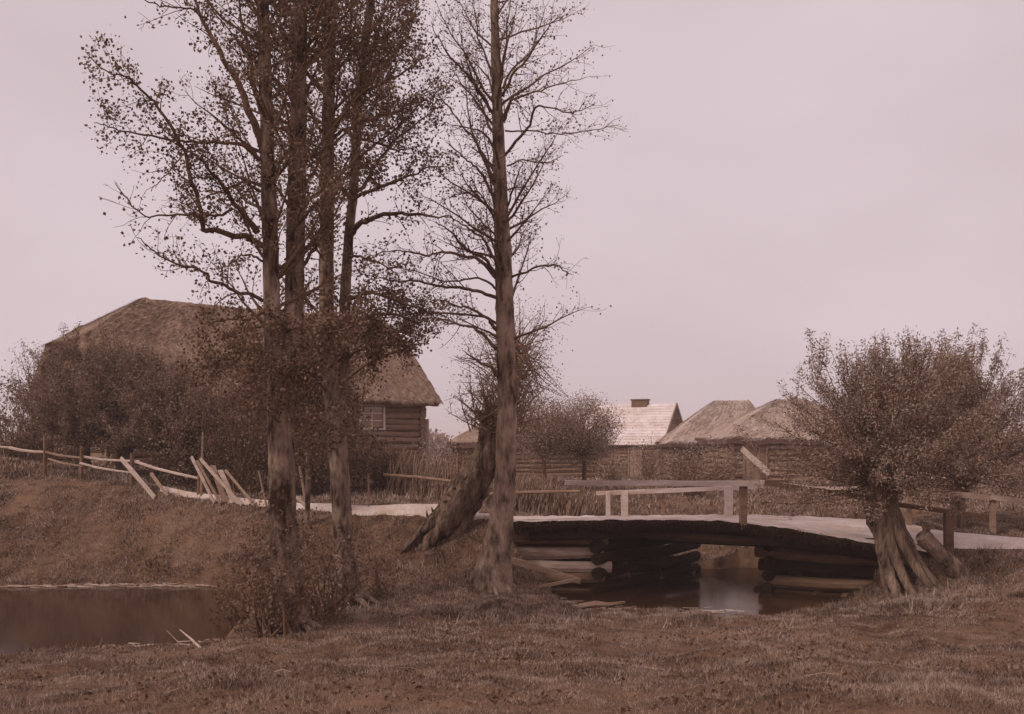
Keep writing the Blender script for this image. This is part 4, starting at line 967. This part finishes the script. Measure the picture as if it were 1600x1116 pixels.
# weeds on the garden side behind brushwood fence + far woodland
tm = MB()
def woodmass(px0, px1, D, h, n, size, name, mt='leaf_w'):
    p = []; m = MB()
    for k in range(n):
        px = R.uniform(px0, px1); d = D + R.uniform(-6, 6); x = (px - HX) / F * d
        hh = h * (.6 + .25 * math.sin(px * .021) + .2 * math.sin(px * .067 + 1)) * R.uniform(.0, 1) ** .6
        p.append((x, d, -1.5 + hh))
    p = np.array(p); p = (p[:, None] + R.normal(size=(len(p), 5, 3)) * .3).reshape(-1, 3)
    m.leaves(p, size, .8); o = link(name, m.mesh(name, M[mt])); o['kind'] = 'stuff'; o['label'] = 'far off low woodland beyond the village'; return o
woodmass(-900, 2500, 160, 3.6, 9000, .7, 'far_woodland')

# ------------------------------------------------------------------ grass, weeds, reeds
def hnoise(x, y, s, ph=0): return (np.sin(x * s + 1.7 * np.sin(y * s * .8 + ph)) * np.sin(y * s * 1.1 + 1.3 * np.sin(x * s * .7 + ph + 1)) + .5 * np.sin(x * s * 2.3 + ph) * np.sin(y * s * 2.7)) 
def grass(name, n, y0, y1, hgt, wid, mat, mask=None, label=None, lean=.5, xr=None):
    D = np.sqrt(R.uniform(y0 ** 2, y1 ** 2, n)); D = y0 + (y1 - y0) * R.uniform(0, 1, n) ** 1.15
    X = R.uniform(-.52, .52, n) * D if xr is None else R.uniform(xr[0], xr[1], n)
    k = (poly_sd(X, D, pond) > .02) & (poly_sd(X, D, stream) > .03) & (poly_sd(X, D, abutL) > 0) & (poly_sd(X, D, abutR) > 0)
    for a, b in ((road_n, road_f), (deck_n, deck_f), (road2_n, road2_f)):
        rp_ = np.array([P(*t)[:2] for t in a] + [P(*t)[:2] for t in b[::-1]]); sd_ = poly_sd(X, D, rp_); k &= (sd_ > -.16 * R.uniform(0, 1, n) ** 2) | ((sd_ < -.5) & (a is road_n) & (R.uniform(0, 1, n) < .35))
    if mask is not None: k &= mask(X, D)
    X, D = X[k], D[k]; n = len(X); Z = H(X, D)
    hm = np.clip(1 + .3 * hnoise(X, D, 1.3) + .35 * hnoise(X, D, 4.1, 2), .35, 2)
    h = hgt * hm * R.uniform(.5, 1.3, n); wv = wid * (D / 9).clip(.8, 2.6) * R.uniform(.6, 1.3, n); a = R.uniform(0, 6.28, n)
    base = np.stack([X, D, Z - .01], 1); sx = np.stack([np.cos(a), np.sin(a), 0 * a], 1) * wv[:, None]
    ln = R.normal(size=(n, 3)) * lean; ln[:, 2] = 1; ln /= np.linalg.norm(ln, axis=1)[:, None]
    tip = base + ln * h[:, None]
    v = np.stack([base - sx, base + sx, tip], 1).reshape(-1, 3)
    me = bpy.data.meshes.new(name); me.vertices.add(3 * n); me.vertices.foreach_set('co', v.astype(np.float32).ravel())
    me.loops.add(3 * n); me.loops.foreach_set('vertex_index', np.arange(3 * n, dtype=np.int32)); me.polygons.add(n)
    me.polygons.foreach_set('loop_start', np.arange(0, 3 * n, 3, dtype=np.int32)); me.update(); me.validate()
    me.materials.append(mat); o = link(name, me); o['kind'] = 'stuff'
    if label: o['label'] = label
    return o
grass('meadow_grass', 420000, 5.5, 16.5, .042, .0035, M['grass'], mask=lambda X, Y: (hnoise(X, Y, 3.7, 5) < .75) | (R.uniform(0, 1, X.shape) < .25), label='short grazed grass of the foreground meadow', lean=.8)
grass('meadow_grass', 500000, 15, 25, .055, .004, M['grass'], label='short grass on the banks and the slope', lean=.7)
grass('meadow_grass', 90000, 24, 60, .12, .007, M['grass'], label='grass of the gardens and fields behind', lean=.6)
def dband(poly, a, b): return lambda X, Y: (lambda d: (d > a) & (d < b))(poly_sd(X, Y, poly))
grass('bank_weeds', 60000, 12, 21, .09, .005, M['reed'], mask=lambda X, Y: ((poly_sd(X, Y, pond) < .22) | (poly_sd(X, Y, stream) < .3)) & (Y < 20.5), label='dark wet grass fringe along the water edges', lean=.6)
grass('tall_grass', 16000, 14, 19.2, .14, .005, M['grass'], mask=lambda X, Y: (hnoise(X, Y, 2.2, 3) > .45) & (poly_sd(X, Y, stream) > 1.2), label='taller tufts around the tree feet and bank', lean=.5)

n_w = 26000; D_ = R.uniform(5.6, 21, n_w); X_ = R.uniform(-.5, .5, n_w) * D_
k_ = (poly_sd(X_, D_, pond) > .1) & (poly_sd(X_, D_, stream) > .1) & (hnoise(X_, D_, 1.9, 7) > .1) & (poly_sd(X_, D_, np.array([P(*t)[:2] for t in road_n] + [P(*t)[:2] for t in road_f[::-1]])) > 0) & ((D_ < 17) | (X_ < -1))
X_, D_ = X_[k_], D_[k_]; wb = MB(); wb.leaves(np.stack([X_, D_, H(X_, D_) + R.uniform(.0, .03, len(X_))], 1), .038, .6, droop=-.2, szvar=.4)
o = link('low_weeds', wb.mesh('low_weeds', M['leaf'])); o['kind'] = 'stuff'; o['label'] = 'small broad leaved weeds in the meadow turf'

# pale dead reeds floating along the pond shores
def floaters(name, pts, n, label, l=.25):
    mb = MB(); seg = np.array(pts)
    for k in range(n):
        u = R.uniform(0, len(seg) - 1); i = min(int(u), len(seg) - 2); p = seg[i] + (seg[i + 1] - seg[i]) * (u - i) + R.normal(size=2) * (.08, .12); a = R.normal() * .45; ll = l * R.uniform(.3, 1.2)
        q = p + np.array((math.cos(a), math.sin(a))) * ll; z = WZ + .012 + R.uniform(0, .02)
        mb.tube([(p[0], p[1], z), (q[0], q[1], z + R.normal() * .01)], [.008, .004], 3, cap=False)
    o = link(name, mb.mesh(name, M['dry'])); o['kind'] = 'stuff'; o['label'] = label
floaters('dead_reeds', [(-9.2, 19.75), Wp(60, 918), Wp(150, 915.5), Wp(240, 916), Wp(330, 916)], 120, 'pale dead reeds drifted against the far shore of the pond')
floaters('dead_reeds', [Wp(130, 1017.5), Wp(200, 1014), Wp(300, 1012), Wp(340, 1004)], 130, 'pale dead reeds drifted against the near shore of the pond', .18)
floaters('dead_reeds', [Wp(855, 935), Wp(890, 948), Wp(960, 955), Wp(1150, 957)], 110, 'straw and twigs drifted against the near shore of the stream', .2)

# dropped twigs on the meadow
mb = MB()
for k in range(90):
    D = R.uniform(7, 19); x = R.uniform(-.45, .45) * D
    if min(poly_sd(np.array([x]), np.array([D]), pond)[0], poly_sd(np.array([x]), np.array([D]), stream)[0]) < .2: continue
    a = R.uniform(0, 6.28); l = R.uniform(.05, .3); z = gz(x, D) + .03; mb.tube([(x, D, z), (x + math.cos(a) * l * .5, D + math.sin(a) * l * .5, z + .02), (x + math.cos(a) * l, D + math.sin(a) * l, z)], [.003, .003, .002], 3, cap=False)
o = link('fallen_twigs', mb.mesh('fallen_twigs', M['log_p'])); o['kind'] = 'stuff'; o['label'] = 'small fallen twigs scattered on the meadow'
print('leaves', nA, nB, nC)

# ------------------------------------------------------------------ haze
mb = MB(); mb.box((0, 150, 5.5), (3400, 0, 0), (0, 3400, 0), (0, 0, 21.0)); hz = link('haze', mb.mesh('haze', None)); hz['kind'] = 'stuff'
hm_ = bpy.data.materials.new('pale_air'); hm_.use_nodes = True; hn = hm_.node_tree; hn.nodes.clear()
ho = hn.nodes.new('ShaderNodeOutputMaterial'); pv = hn.nodes.new('ShaderNodeVolumePrincipled'); pv.inputs['Color'].default_value = (1, .90, .87, 1)
pv.inputs['Density'].default_value = .0013; hn.links.new(pv.outputs[0], ho.inputs['Volume']); hz.data.materials.append(hm_)
